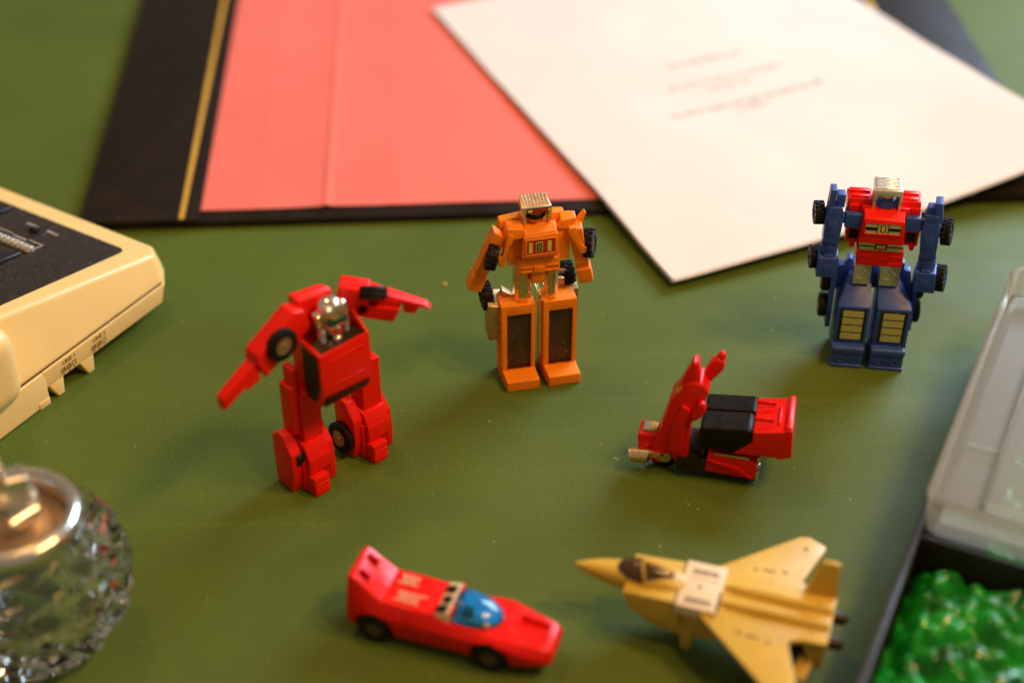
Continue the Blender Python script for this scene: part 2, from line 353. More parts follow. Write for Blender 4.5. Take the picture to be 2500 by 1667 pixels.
for fx in (-43.2, -59.7):
    b = MB(); b.hexa([(fx - 1.2, .2, .05), (fx + 2.0, .2, .05), (fx + 2.0, 6, .05), (fx - 1.2, 6, .05), (fx - 4.5, .6, 7.2), (fx + 3.2, .6, 7.2), (fx + 3.2, 8, 7.2), (fx - 4.5, 8, 7.2)], .6, 3); b.build('foot', 'beige', ph)
TT = Xf((0, 0, 28.25), 0, 11.31, 0)
b = MB(); c8 = []
for cx, cy, a0 in ((-4.3, 18.6, -90), (-4.3, 97, 0), (-74, 97, 90), (-74, 18.6, 180)):
    for k in range(6): a = R(a0 + k * 18); c8.append((cx + 3.4 * math.cos(a), cy + 3.4 * math.sin(a)))
b.prism(c8, 'z', -.6, .30, .18, 2, TT); kp = b.build('keypad_panel', 'panel_black', ph)
for n_, x0, x1, y0, y1, h in (('key', -46, -33, 40.5, 47, 1.9), ('key', -14, -4, 75.5, 84, 1.9)):
    b = MB(); b.box(x0, x1, y0, y1, .2, h, .6, 3, TT); b.build(n_, 'button_black', ph)
b = MB(); b.box(-15.3, -11.6, 48.6, 58.6, .25, .5, .15, 1, TT); b.box(-14.8, -12.1, 51.5, 55.2, .3, 2.1, .35, 2, TT); b.build('slide_switch', 'button_black', ph)
text_part('printed_text', 'TONE', 2.3, TT @ Xf((-9.6, 47.3, .36), 0, 0, 90), 'print_white', kp)
text_part('printed_text', 'PULSE', 2.3, TT @ Xf((-9.6, 58.8, .36), 0, 0, 90), 'print_white', kp)
text_part('printed_text', 'RINGING', 1.7, TT @ Xf((-21.6, 53.5, .36), 0, 0, 90), 'print_white', kp)
b = MB(); 
for x0, x1, y0, y1 in ((-20.8, -20.45, 41.8, 49.2), (-24.6, -20.45, 41.5, 41.85), (-20.8, -20.45, 59, 74), (-20.8, -20.45, 58.4, 58.75)): b.box(x0, x1, y0, y1, .31, .36, 0, 1, TT)
b.build('bracket_line', 'print_white', kp)
b = MB()
for k in range(9):
    y = 42 + k * 2.5; b.ball((-27.6, y, .6), 2.7, 1.7, 2.0, 14, TT, 8)
b.box(-30, -25.2, 40.5, 64, .25, 1.3, .5, 2, TT); b.build('clear_bar', 'clear', ph)
for name, X0 in (('LINE 1', -52.6), ('LINE 2', -35.9)):
    text_part('printed_text', name, 2.5, Xf((X0, .22, 13.05), 90, 0, 0), 'print_black', ls, .03)
    b = MB()
    for k in range(3):
        cx = X0 - 3.6 + k * 2.9; y0, y1 = .18, .33
        for x0, x1, z0, z1 in ((cx - 1, cx + 1, 8.95, 9.1), (cx - 1, cx + 1, 10.9, 11.05), (cx - 1, cx - .85, 8.95, 11.05), (cx + .85, cx + 1, 8.95, 11.05)): b.box(x0, x1, y0, y1, z0, z1, 0)
        b.cyl((cx, y0, 8.1), (cx, y1, 8.1), .22, n=10, bev=0)
        if k < 2:
            b.prism([(cx - .6, 9.4), (cx + .6, 10.6), (cx + .55, 9.9), (cx, 10)], 'y', y0, y1, 0); b.prism([(cx - .6, 9.4), (cx - .35, 9.4), (cx + .6, 10.5), (cx + .5, 10.6)], 'y', y0, y1, 0)
    b.build('port_symbol', 'print_black', ls)
hs = MB(); hs.box(-112, -77.5, -5.5, 175, 13.5, 47, 9.5, 8)
tag(hs.build('telephone_handset', 'beige', None, 70), 'rounded beige handset end lying on the telephone at the left edge', 'handset')
hso = bpy.data.objects['telephone_handset']; hso.location = ph.location; hso.rotation_euler = ph.rotation_euler

# ================================================================== CRYSTAL LIGHTER
li = thing('table_lighter', -155.2, 358.5, 0, 'cut crystal globe table lighter with chrome ring at the lower left', 'table lighter')
def globe(prof, n, amp):
    secs = []
    for i, (r, z) in enumerate(prof):
        secs.append([(r * (1 + (amp if (i + j) % 2 else -amp)) * math.cos(2 * math.pi * (j + .35 * i) / n), r * (1 + (amp if (i + j) % 2 else -amp)) * math.sin(2 * math.pi * (j + .35 * i) / n), z) for j in range(n)])
    vs_ = [p for s_ in secs for p in s_]; fs = []
    for i in range(len(secs) - 1):
        for j in range(n):
            k = (j + 1) % n; a, b_, c, d_ = i * n + j, i * n + k, (i + 1) * n + k, (i + 1) * n + j
            if i % 2 == 0: fs += [(a, b_, d_), (b_, c, d_)]
            else: fs += [(a, c, d_), (a, b_, c)]
    fs += [tuple(range(n - 1, -1, -1)), tuple(range((len(secs) - 1) * n, len(secs) * n))]
    m_ = MB(); m_.poly(vs_, fs, 0); return m_
zz = [.1, 3.5, 8.5, 14, 19.5, 25, 30.5, 36, 41, 45.4, 48.6]
def grad(z): return 33.2 * math.sqrt(max(.02, 1 - ((z - 26) / 31.5) ** 2))
g = globe([(grad(z), z) for z in zz], 26, .040)
inner = bmesh.new(); n_ = 40; prof = [(1, 6.5), (15, 7), (21.5, 11), (25.5, 18), (26.6, 26), (25.4, 34), (22, 41), (18, 47), (1, 47.2)]
iv = [[inner.verts.new((r * math.cos(2 * math.pi * k / n_), r * math.sin(2 * math.pi * k / n_), z)) for k in range(n_)] for r, z in prof]
for a_, b_ in zip(iv[:-1], iv[1:]):
    for k in range(n_): inner.faces.new((a_[k], a_[(k + 1) % n_], b_[(k + 1) % n_], b_[k]))
inner.faces.new(iv[0][::-1]); inner.faces.new(iv[-1])
bmesh.ops.recalc_face_normals(inner, faces=inner.faces); bmesh.ops.reverse_faces(inner, faces=inner.faces)
g._merge(inner, 0)
g.build('crystal_globe', 'glass', li, flat=True)
b = MB(); b.lathe([(20.6, 47), (21.8, 48), (22.2, 50.5), (21.6, 53), (20.0, 54.4), (18.4, 54.2), (17.2, 52.6), (16.8, 49), (16.4, 46.4), (19, 46.4)], 64, close=True); b.build('rim_ring', 'chrome', li, 60)
b = MB(); b.lathe([(16.6, 46.6), (16.4, 47.8), (15, 48.1), (8, 49.2), (1, 49.3)], 48); b.build('top_plate', 'bronze', li)
b = MB(); b.box(-6, 6, -4, 4, 48, 69, 1.2, 4, Xf((2, 0, 0), 0, 0, 25)); b.box(5, 8.4, -3, 3, 49, 61, .8, 3, Xf((1, 0, 0), 0, 0, 25)); b.cyl((3, -8, 56), (9, -1, 56), 2.4, n=20)
b.build('lighter_body', 'chrome', li)
b = MB(); b.box(-12, 7, -5.5, 5.5, 68, 76, 2, 4, Xf((4, 2, 0), 0, -8, 25)); b.build('snuffer_cap', 'bronze', li)

# ================================================================== BLACK BOX, LID, GREEN GEL
BX, BY, BA = 131, 373, -25.0
bx = thing('storage_box', BX, BY, BA, 'black plastic storage box at the lower right corner', 'storage box')
b = MB(); b.box(-.5, 118, -135, 146, .1, 2.2, .4)
for a in ((-1, 1.6, -136, 147), (116, 118.6, -136, 147)): b.box(a[0], a[1], a[2], a[3], .1, 31, .6, 2)
for a in ((-136, -133.4), (144.4, 147)): b.box(-.9, 118.5, a[0], a[1], .15, 30.9, .6, 2)
b.build('box_body', 'box_black', bx)
b = MB(); b.box(1.4, 116.2, -1.2, .4, 2, 30.5, .2); b.build('divider', 'box_black', bx)
ld = thing('box_lid', BX, BY, BA, 'milky translucent plastic lid resting on the rear of the black box', 'lid', 31.2)
b = MB(); pts = []
def rrect(x0, x1, y0, y1, r, n=5):
    p = []
    for cx, cy, a0 in ((x1 - r, y0 + r, -90), (x1 - r, y1 - r, 0), (x0 + r, y1 - r, 90), (x0 + r, y0 + r, 180)):
        for k in range(n + 1): a = R(a0 + k * 90 / n); p.append((cx + r * math.cos(a), cy + r * math.sin(a)))
    return p
def tray(x0, x1, y0, y1, z0, z1, fl, t, r, tap):
    secs = []
    for ins, z in ((tap, z0), (tap * .3, z1 - 3), (0, z1 - .5), (.5, z1), (t - .4, z1), (t, z1 - .6), (t + tap, fl)):
        secs.append([(p[0], p[1], z) for p in rrect(x0 + ins, x1 - ins, y0 + ins, y1 - ins, max(1, r - ins))])
    m_ = MB(); m_.loft(secs); return m_
tray(0, 118, -.5, 147, 0, 14, 2.4, 3.6, 7, 1.6).build('lid_tray', 'lid', ld, 50)
b = MB()
b.box(17, 18.2, 16, 132, 2, 6.5, .4); b.box(17, 100, 14.8, 16.0, 2, 6.5, .4); b.box(6, 17.2, 46, 46.8, 2, 3.6, .3)
b.build('lid_rib', 'lid', ld)
def zg(x, y):
    d0 = noise.voronoi((x / 6.5 + .5 * noise.noise((x * .1, y * .1, 1)), y / 6.5, .3))[0]
    e = min(1, max(0, (-y - 1) / 9)) ** .6 if y < 0 else .7
    ed = min(1, max(0, (x - 1) / 9))
    return 7 + 15.5 * e * (.35 + .65 * ed) + 7.0 * (1 - d0[0] ** 1.5) * e + 3.4 * noise.noise((x * .07, y * .07, 5)) + .25 * noise.noise((x * .5, y * .5, 8))
gl = sheet_mesh('gel_pack', 2.5, 115, -132.5, -1.8, 150, 170, zg, 'gel', None, 5, (BX, BY, 0), BA)
gl.location.z = -.0005
tag(gl, 'lumpy glossy green gel pack filling the open black box', 'gel pack')
gl2 = sheet_mesh('gel_pack', 22, 114, 4, 142, 60, 80, lambda x, y: zg(x, y) + 2, 'gel', None, 5, (BX, BY, 0), BA)
tag(gl2, 'green gel pack dimly seen through the milky lid', 'gel pack')

# ================================================================== ORANGE ROBOT
og = thing('toy_robot', 12.4, 485.1, 12.6, 'orange toy robot with black leg panels standing in front of the blotter', 'toy robot')
for x0, x1 in ((-15.2, -1.9), (1.3, 14.5)):
    b = MB(); t0, t1 = x0 + .8, x1 + .3
    b.box(x0, x1, 8.9, 17, .2, 36, .35)
    b.box(x0, x0 + 2.2, 7, 9.2, 3, 36, .3); b.box(x1 - 1.6, x1, 7.02, 9.2, 3, 36.0, .3); b.box(x0 + .6, x1 - .6, 7.04, 9.2, 31.6, 35.95, .3)
    for k in range(6): b.box(x0 - .5, x0 + .5, 9.5, 15.5, 5 + k * 4.6, 7.4 + k * 4.6, .25)
    lg = b.build('leg', 'orange', og)
    b = MB(); b.hexa([(t0, 0, .1), (t1, 0, .1), (x1, 9, .1), (x0, 9, .1), (t0, 0, 4.6), (t1, 0, 4.6), (x1, 7.2, 5.6), (x0 + .1, 7.2, 5.6)], .35, 3); b.build('foot', 'orange', lg)
    b = MB(); b.box(x0 + 2.1, x1 - 1.5, 8.4, 9.1, 5.2, 31.7, .05, 1); b.build('leg_panel', 'grille', lg)
b = MB(); b.hexa([(.1, 9, 1), (1.2, 9, 1), (1.2, 19, 1), (.1, 19, 1), (.1, 9.5, 35.5), (1.2, 9.5, 35.5), (1.2, 17, 38.6), (.1, 17, 38.6)], .2); b.build('inner_plate', 'chrome', og)
for x0, x1 in ((-9.4, -3.0), (2.2, 7.6)):
    b = MB(); c = 1.5
    b.prism([(x0 + c, 9), (x1 - c, 9), (x1, 9 + c), (x1, 15), (x0, 15), (x0, 9 + c)], 'z', 33, 55, .3)
    b.box(x0 + 1.8, x1 - 1.8, 8.7, 9.4, 36, 52, .2); th = b.build('thigh', 'gold_chrome', og)
    b = MB(); b.box(x0 + 1.4, x1 - 1.2, 8.4, 14, 32.5, 37.2, .5); b.build('knee_pin', 'orange', th)
b = MB(); b.hexa([(-19.6, 10, 18.8), (-14.6, 10, 18.8), (-14.6, 18, 18.8), (-19.6, 18, 18.8), (-19.7, 10, 35.2), (-13.5, 10, 34), (-13.5, 18, 37), (-19.7, 18, 38)], .3)
b.prism([(-13.6, 33), (-9, 33), (-9.4, 35.8), (-13.2, 39)], 'y', 14, 18, .3); sb = b.build('side_block', 'bronze', og)
b = MB(); b.hexa([(11.5, 14, 20), (16.6, 14, 20), (16.6, 21, 20), (11.5, 21, 20), (11.2, 14, 35.2), (16.8, 14, 35.4), (16.8, 21, 37.4), (11.2, 21, 37.2)], .3)
b.prism([(7.5, 34), (11.8, 34), (11.4, 40), (8, 40.5)], 'y', 15.5, 19, .3); b.cyl((9.5, 19, 41), (12.5, 19, 41), 1.0, n=12); b.build('side_block', 'bronze', og)
wheel(og, (-19.0, 17.5, 35.2), (1, .05, .05), 5.3, 4.2, 'black', 13)
wheel(og, (14.0, 21.5, 37.6), (1, .05, .0), 5.0, 4.4, 'black', 13)
b = MB(); b.hexa([(-12.2, 8.5, 54), (11.6, 8.5, 54), (11.6, 17.5, 54), (-12.2, 17.5, 54), (-13, 9, 69.5), (11, 9, 69), (11, 17.5, 68), (-13, 17.5, 68)], .5); b.build('torso', 'orange', og)
b = MB(); b.hexa([(-15, 12.5, 64.5), (-5.8, 12.2, 64.5), (-5.8, 18, 64.5), (-15, 18, 64.5), (-14.6, 13, 71.2), (-6.2, 13, 72.4), (-6.2, 18, 71.6), (-14.4, 18, 70.6)], .7, 3)
b.prism([(-6.8, 71), (-5.4, 71), (-5.4, 73.4), (-6.8, 72.8)], 'y', 12, 16, .3); b.build('shoulder_plate', 'orange', og)
b = MB(); b.hexa([(4.4, 12.2, 66), (12, 11, 66), (12, 17, 66), (4.4, 18, 66), (4.6, 13, 72.8), (9.6, 13, 72.2), (10.6, 18, 71.2), (4.4, 18, 72)], .8, 3)
b.hexa([(6.5, 8, 68), (13.5, 9, 66), (14.8, 13, 66), (8, 14, 68), (7.8, 8.5, 71.3), (13.8, 9.2, 71.4), (14, 13, 72.2), (8.4, 14, 72.4)], .6, 3); b.build('shoulder_plate', 'orange', og)
b = MB(); b.prism([(-7.5, 59), (5.5, 58.8), (6.2, 60), (5.6, 69.2), (-7.4, 68.7), (-8.2, 60)], 'y', 4, 10, .5, 3)
b.hexa([(-7.4, 4.05, 67.8), (5.6, 4.05, 68.2), (6.0, 10, 68), (-7.2, 10, 67.8), (-7.0, 4.8, 69.4), (5.0, 4.8, 69.9), (5.6, 9.5, 71.6), (-6.0, 9.5, 71.4)], .4, 3)
for z in (60.4, 67.1): b.box(-6.9, 5.0, 3.55, 4.2, z, z + .7, .15)
for x in (-6.9, 4.4): b.box(x, x + .7, 3.52, 4.2, 60.6, 67.6, .15)
ch = b.build('chest', 'orange', og)
b = MB(); b.box(-6.1, 4.4, 3.75, 4.05, 61.0, 67.1, .03, 1); stk = b.build('chest_sticker', 'st_red', ch)
b = MB()
for x0, x1 in ((-5.5, -4.0), (1.6, 3.1)):
    for k in range(4): b.box(x0, x1, 3.65, 3.85, 61.8 + k * 1.2, 62.75 + k * 1.2, .02, 1)
b.box(-2.8, -.2, 3.66, 3.85, 62.0, 66.2, .02, 1); b.build('sticker_bar', 'st_yellow', stk)
b = MB(); b.box(-2.55, -.45, 3.6, 3.8, 62.3, 65.9, .02, 1); b.build('sticker_bar', 'st_black', stk)
b = MB(); b.box(-2.2, -.8, 3.55, 3.8, 62.7, 65.5, .02, 1); b.build('sticker_bar', 'st_olive', stk)
b = MB(); b.hexa([(-8.4, 6, 51.2), (7.2, 6, 50.8), (7.2, 15, 51), (-8.4, 15, 51), (-9.6, 6, 57.4), (7.0, 6, 57.2), (7.2, 15, 57.4), (-9.6, 15, 57.4)], .5, 3)
b.box(-3.0, 1.4, 5.3, 7, 51.3, 54.2, .3); b.hexa([(-3.6, 6.6, 45.6), (1.4, 6.6, 45.6), (1.4, 12, 45.6), (-3.6, 12, 45.6), (-3.4, 6.3, 52), (1.8, 6.3, 52), (1.8, 12, 52), (-3.4, 12, 52)], .4)
b.box(-7.8, -3.3, 5.6, 6.4, 53.4, 54.3, .15); b.box(1.6, 6.6, 5.6, 6.4, 53.4, 54.3, .15); b.box(-7.8, -3.3, 5.6, 6.4, 51.6, 52.2, .15); b.box(1.6, 6.6, 5.6, 6.4, 51.4, 52.0, .15)
b.build('waist', 'orange', og)
b = MB(); b.ball((-1.5, 11.5, 74.2), 3.7, 3.6, 4.4); b.box(-4.6, 1.4, 10, 15, 70, 73, .4); hd = b.build('head', 'orange', og)
b = MB(); b.lathe([(3.75, 73.6), (3.95, 73.8), (3.9, 75.2), (3.7, 75.4)], 24, (-1.5, 11.3)); b.build('face_band', 'black', hd)
b = MB(); b.hexa([(-7.2, 7.2, 76.8), (4.1, 7.2, 76.8), (4.1, 14.5, 77.2), (-7.2, 14.5, 77.2), (-7.3, 7.6, 79.2), (3.9, 7.6, 79.0), (3.0, 14.5, 80.6), (-6.8, 14.5, 80.8)], .3)
for k in range(8):
    x = -6.5 + k * 1.28; b.hexa([(x, 8.6, 78.7), (x + .6, 8.6, 78.7), (x + .6, 14.2, 80), (x, 14.2, 80), (x, 8.5, 79.7), (x + .6, 8.5, 79.7), (x + .6, 14.2, 81.1), (x, 14.2, 81.1)], .1, 1)
b.box(2.7, 3.9, 8.2, 14, 70.6, 77.4, .25); b.box(-6.6, -5.5, 8.2, 14, 70.6, 77.4, .25); vz = b.build('visor', mat('gold_satin_plating', (.88, .66, .42), .38, .9, var=.08, vscale=300), og)
b = MB(); b.box(-5.6, 3.9, 6.95, 7.4, 76.95, 78.8, .05, 1); vs2 = b.build('visor_sticker', 'st_black', vz)
b = MB(); b.box(-5.2, -3.5, 6.85, 7.1, 77.35, 78.5, .03, 1); b.box(2.3, 3.7, 6.85, 7.1, 77.3, 78.5, .03, 1); b.build('sticker_bar', 'st_yellow', vs2)
b = MB(); b.box(-3.1, -.9, 6.84, 7.1, 77.35, 78.5, .03, 1); b.box(-.6, 1.9, 6.84, 7.1, 77.3, 78.5, .03, 1); b.build('sticker_bar', 'st_red', vs2)
# arms: built hanging along -z from the shoulder, then swung out
def orange_arm(X, flip):
    b = MB(); f = flip
    b.hexa([(-2.6, -2.6, -12), (2.6, -2.6, -12), (2.6, 2.6, -12), (-2.6, 2.6, -12), (-2.8, -2.6, 1.4), (3.0, -2.6, -.4), (3.0, 2.6, -.4), (-2.8, 2.6, 1.4)], .45, 3, X)
    b.hexa([(-2.4, -2.2, -19.5), (2.4, -2.2, -19.5), (2.4, 2.4, -19.5), (-2.4, 2.4, -19.5), (-2.3, -2.5, -11.5), (2.5, -2.5, -11.5), (2.5, 2.5, -11.5), (-2.3, 2.5, -11.5)], .45, 3, X)
    b.box(-2.55, 2.55, -2.5, 2.6, -17.2, -15.6, .3, 2, X)
    a = b.build('arm', 'orange', og)
    b = MB(); b.hexa([(-2.6, -3.0, -26), (2.9, -3.0, -26), (2.9, 2.7, -26), (-2.6, 2.7, -26), (-2.9, -3.0, -19.2), (2.9, -3.0, -19.2), (2.9, 2.7, -19.2), (-2.9, 2.7, -19.2)], .55, 3, X); b.build('hand', 'orange', a)
orange_arm(Xf((-15.6, 9.5, 68.6), 4, 22.5, 0), 1)
orange_arm(Xf((13.0, 10.0, 67.6), 4, -12, -12), -1)
b = MB(); b.hexa([(-14, 5.5, 67.4), (-6.4, 5.6, 67.2), (-6.4, 10, 67.2), (-14, 10, 67.4), (-13.2, 6, 72.0), (-6.6, 6, 71), (-6.6, 11, 72.3), (-13, 11, 72.8)], .6, 3); b.build('collar', 'orange', og)
b = MB(); b.prism([(-12.8, 70.3), (-10.6, 68.7), (-11.6, 65.6), (-12.6, 65), (-14.3, 56.2), (-16.5, 56.7), (-16.8, 60.3), (-15.2, 61), (-14, 66)], 'y', 4.8, 7.2, .3); b.build('arm_flap', 'orange', og)
b = MB(); b.prism([(10.4, 68.8), (13, 69), (13.6, 66), (15.6, 60.5), (17.4, 59.6), (17.6, 57), (15.2, 56.8), (12.8, 61.5), (10.4, 66.2)], 'y', 6.2, 8.8, .35); b.build('arm_flap', 'orange', og)
b = MB(); b.prism([(14, 66), (15.6, 69.2), (17.8, 71.6), (18.4, 70.8), (17.2, 67.6), (16.4, 64.6)], 'y', 12, 14.5, .3); b.build('arm_spur', 'orange', og)
wheel(og, (-19.0, 6.6, 60.6), (1, -.15, -.22), 4.9, 3.9, 'black', 13)
b = MB(); b.cyl((-19, 6.8, 60.3), (-14.8, 7.2, 58.8), 1.6, n=14); b.build('axle', 'orange', og)
wheel(og, (19.6, 11, 58.0), (1, -.5, .10), 5.3, 4.0, 'black', 13)
b = MB(); b.cyl((14, 10.5, 59), (20.4, 11, 58), 1.8, n=14); b.build('axle', 'orange', og)

# ================================================================== BLUE AND RED ROBOT
bu = thing('toy_robot', 140.7, 496.6, -7.3, 'blue and red toy robot with silver visor standing beside the white pages', 'toy robot')
for sx, x0, x1, t0, t1 in ((-1, -14.3, -1.7, -10.8, -2.0), (1, .6, 14.1, .5, 8.8)):
    b = MB()
    b.poly([(x0, 3, 1), (x1, 3, 1), (x1, 20, 1), (x0, 20, 1), (x0 + .2, 3.2, 27.3), (x1 - .1, 3.2, 27.5), (x1, 20, 27.5), (x0, 20, 27.3),
            (t0, 13.5, 36), (t1, 13.5, 36.2), (t1, 19, 36.2), (t0, 19, 36)],
           [(3, 2, 1, 0), (0, 1, 5, 4), (1, 2, 6, 5), (2, 3, 7, 6), (3, 0, 4, 7), (4, 5, 9, 8), (5, 6, 10, 9), (6, 7, 11, 10), (7, 4, 8, 11), (8, 9, 10, 11)], .35, 2)
    for k in range(5): b.box((x1 - .4) if sx > 0 else (x0 - .35), (x1 + .35) if sx > 0 else (x0 + .4), 5, 6.2, 6 + k * 4, 7.4 + k * 4, .2)
    lg = b.build('leg', 'blue', bu)
    b = MB(); b.box(x0 - .3, x1 - .2, 0, 8, .15, 1.6, .5, 3); b.box(x0, x1 - .5, .5, 8, .8, 7.6, .4, 3); b.box(x0 - .25, x1 - .15, -.25, 8, 6.9, 10.1, 1.2, 5)
    cx = (x0 + x1) / 2
    for s2 in (-1, 1): b.torus((cx + s2 * 2.7, .42, 4), (0, -1, 0), 1.25, .34, 20, 8)
    b.box(cx - .7, cx + .7, .2, .7, 3.75, 4.3, .15); b.build('foot', 'blue', lg)
    s0, s1 = (x0 + 1.2, x1 - 1.2) if sx < 0 else (x0 + 1.8, x1 - 1.5)
    b = MB(); b.hexa([(s0, 2.85, 11.6), (s1, 2.85, 11.6), (s1, 3.2, 11.6), (s0, 3.2, 11.6), (s0, 3.0, 26.6), (s1, 3.0, 26.6), (s1, 3.4, 26.6), (s0, 3.4, 26.6)], .03, 1); sk = b.build('leg_sticker', 'st_black', lg)
    for k in range(4):
        b = MB(); z = 12.2 + k * 3.55; yy = 2.78 + k * .036; b.box(s0 + 1.2, s1 - 1.1, yy, yy + .15, z, z + 2.9, .02, 1); b.build('sticker_bar', 'st_lime', sk)
b = MB(); b.box(-12, -10, 16, 20, 30, 41.5, .3); b.box(-3.4, 1.6, 16.5, 20, 28, 42, .3); b.box(8.2, 10.2, 16, 20, 30, 41, .3); b.box(-12, 10, 18.5, 22, 34, 39, .3)
b.hexa([(9, 15, 30), (14.5, 13, 28), (14.5, 19, 28), (9, 20, 30), (9, 16, 38), (12.8, 15, 38), (12.8, 19, 38), (9, 20, 38)], .3)
b.hexa([(-16, 13, 28), (-11, 15, 30), (-11, 20, 30), (-16, 19, 28), (-15, 15, 38.5), (-11, 16, 38.5), (-11, 20, 38.5), (-15, 19, 38.5)], .3); b.build('hip_frame', 'blue', bu)
for x0, x1 in ((-9.6, -3.1), (.4, 7.8)):
    b = MB(); b.box(x0, x1, 9, 15, 34.5, 46.5, .35)
    b.strip([(x0 + .8, 8.95, 43.5), (x0 + 2.2, 8.95, 43.5), (x1 - 1.2, 8.95, 39.5), (x1 - 1.2, 8.95, 37)], .22, 6); b.strip([(x0 + .8, 8.95, 42), (x0 + 1.8, 8.95, 42), (x0 + 3.6, 8.95, 39)], .22, 6)
    for z in (37.2, 38.4): b.box(x0 + 1.0, x0 + 3.4, 8.7, 9.2, z, z + .45, .1)
    b.build('thigh', 'silver', bu)
b = MB(); b.hexa([(-9.8, 6, 45.4), (7.6, 6, 45.4), (7.6, 15, 45.4), (-9.8, 15, 45.4), (-10.4, 5.6, 53), (7.4, 5.6, 53), (7.4, 15, 53), (-10.4, 15, 53)], .45, 3)
b.strip([(-9.6, 5.7, 50.4), (-4.6, 5.75, 50.6), (-3.6, 5.8, 49.2), (1.2, 5.8, 49), (2.2, 5.75, 50.4), (6.9, 5.75, 50.4)], .24, 6)
for x0, x1 in ((-9.2, -4.2), (2.0, 7.0)):
    b.strip([(x0, 5.8, 50), (x1, 5.8, 50), (x1 - .2, 5.95, 47), (x0, 5.95, 47), (x0, 5.8, 50)], .22, 6)
b.build('waist', 'red', bu)
b = MB(); b.hexa([(-9.6, 5.4, 52.9), (6.6, 5.4, 52.9), (6.6, 12, 52.9), (-9.6, 12, 52.9), (-9.6, 5.0, 57), (6.4, 5.0, 57), (6.4, 12, 57), (-9.6, 12, 57)], .1, 1); bt = b.build('belt', 'st_lime', bu)
b = MB(); b.hexa([(-9.6, 5.08, 54.7), (6.5, 5.08, 54.7), (6.5, 5.4, 54.7), (-9.6, 5.4, 54.7), (-9.6, 5.0, 55.2), (6.5, 5.0, 55.2), (6.5, 5.3, 55.2), (-9.6, 5.3, 55.2)], .02, 1)
b.box(-3.9, .7, 4.95, 5.4, 53.7, 56.2, .05, 1); b.build('belt_band', 'st_black', bt)
b = MB(); b.box(-3.3, .1, 4.85, 5.3, 54.2, 55.7, .05, 1); b.build('buckle', 'st_amber', bt)
b = MB(); b.hexa([(-10.2, 3.4, 57.4), (6.2, 3.4, 57.2), (6.4, 11, 57.2), (-10.4, 11, 57.4), (-9.6, 3, 68.2), (5.5, 3, 68), (5.8, 11, 68), (-9.9, 11, 68.2)], .4, 3)
b.hexa([(-9.6, 3.05, 67.6), (5.5, 3.05, 67.4), (5.8, 11, 67.4), (-9.9, 11, 67.6), (-9.2, 3.8, 68.6), (5.1, 3.8, 68.4), (6.2, 10.5, 70.6), (-9.9, 10.5, 70.8)], .35, 3)
for z in (61.6, 66.6): b.box(-9.0, 4.6, 2.7, 3.6, z, z + .55, .15)
for x in (-9.2, 4.3): b.box(x, x + .55, 2.7, 3.6, 61.6, 67.1, .15)
ch = b.build('chest', 'red', bu)
b = MB(); b.box(-8.7, 4.35, 2.95, 3.4, 62.1, 66.7, .03, 1); sk = b.build('chest_sticker', 'st_lime', ch)
b = MB()
for x0, x1, z0, z1 in ((-8.6, -4.3, 63.6, 64.9), (.1, 4.3, 63.6, 64.9), (-4.4, -4.1, 62.2, 66.6), (-.3, 0, 62.2, 66.6), (-3.1, -1.2, 62.9, 65.9)): b.box(x0, x1, 2.85, 3.2, z0, z1, .02, 1)
b.build('sticker_bar', 'st_black', sk)
b = MB(); b.box(-2.75, -1.55, 2.78, 3.2, 63.3, 65.5, .02, 1); b.build('sticker_bar', 'st_amber', sk)
for x0, x1, tx in ((-15.4, -9.4, -13.2), (6, 12.2, 9.2)):
    b = MB(); b.hexa([(x0 + .5, 9, 53.8), (x1, 8.6, 54), (x1, 15, 54), (x0 + .5, 15, 53.8), (x0, 8.8, 67), (x1, 8.4, 67), (x1, 15, 67), (x0, 15, 67)], .5, 3)
    b.prism([(tx - .4, 55), (tx + 2.6, 55), (tx + 1.9, 51.6), (tx + 1.1, 51.2), (tx + .3, 51.8)], 'y', 9.2, 12, .3); tr = b.build('torso_side', 'red', bu)
    b = MB(); b.box(x0 + 1.5, x1 - 1.0, 8.45, 9.3, 55.6, 60, .2); b.build('vent', 'black', tr)
    b = MB(); b.torus(((x0 + x1) / 2, 8.4, 57.4), (0, -1, 0), 1.3, .3, 18, 6); b.build('vent_ring', 'dark_brown', tr)
for x0, x1 in ((-16.2, -9.8), (6.0, 12)):
    b = MB(); b.box(x0, x1, 6.6, 12, 61.6, 67.6, .4, 3); b.build('shoulder_joint', 'blue', bu)
for s_, x0, x1 in ((-1, -16.0, -6.6), (1, 3.2, 11.6)):
    b = MB(); xo, xi = (x0, x1) if s_ < 0 else (x1, x0)
    b.hexa([(x0, 10, 66.4), (x1, 9, 66.4), (x1, 19, 66.4), (x0, 19, 66.4), (x0 + (.4 if s_ < 0 else 0), 10.8, 72.2), (x1 - (0 if s_ < 0 else .4), 10.2, 72.6), (x1, 18, 72.6), (x0, 18, 72.2)], .6, 3)
    b.box(min(xi, xi + s_ * 4), max(xi, xi + s_ * 4), 8, 12, 66.8, 70.6, .4)
    b.box(min(xo - s_ * 1, xo - s_ * 4.6), max(xo - s_ * 1, xo - s_ * 4.6), 8.9, 12, 66.8, 70.4, .3)
    b.box(x0 + 1.6, x1 - 1.4, 11.6, 13.4, 71.5, 73.0, .2)
    b.box(x0 + .8, x1 - .8, 15, 17.4, 71.5, 73.2, .4); b.build('shoulder', 'red_gloss', bu)
b = MB(); b.box(-5.8, 2.6, 9, 15, 67.5, 73, .4); b.hexa([(-4.2, 8, 70), (1, 8, 70), (1.4, 13, 70), (-4.6, 13, 70), (-3.2, 8.6, 74.2), (0, 8.6, 74.2), (1, 13, 76), (-4.2, 13, 76)], .6, 3); hd = b.build('head', 'blue', bu)
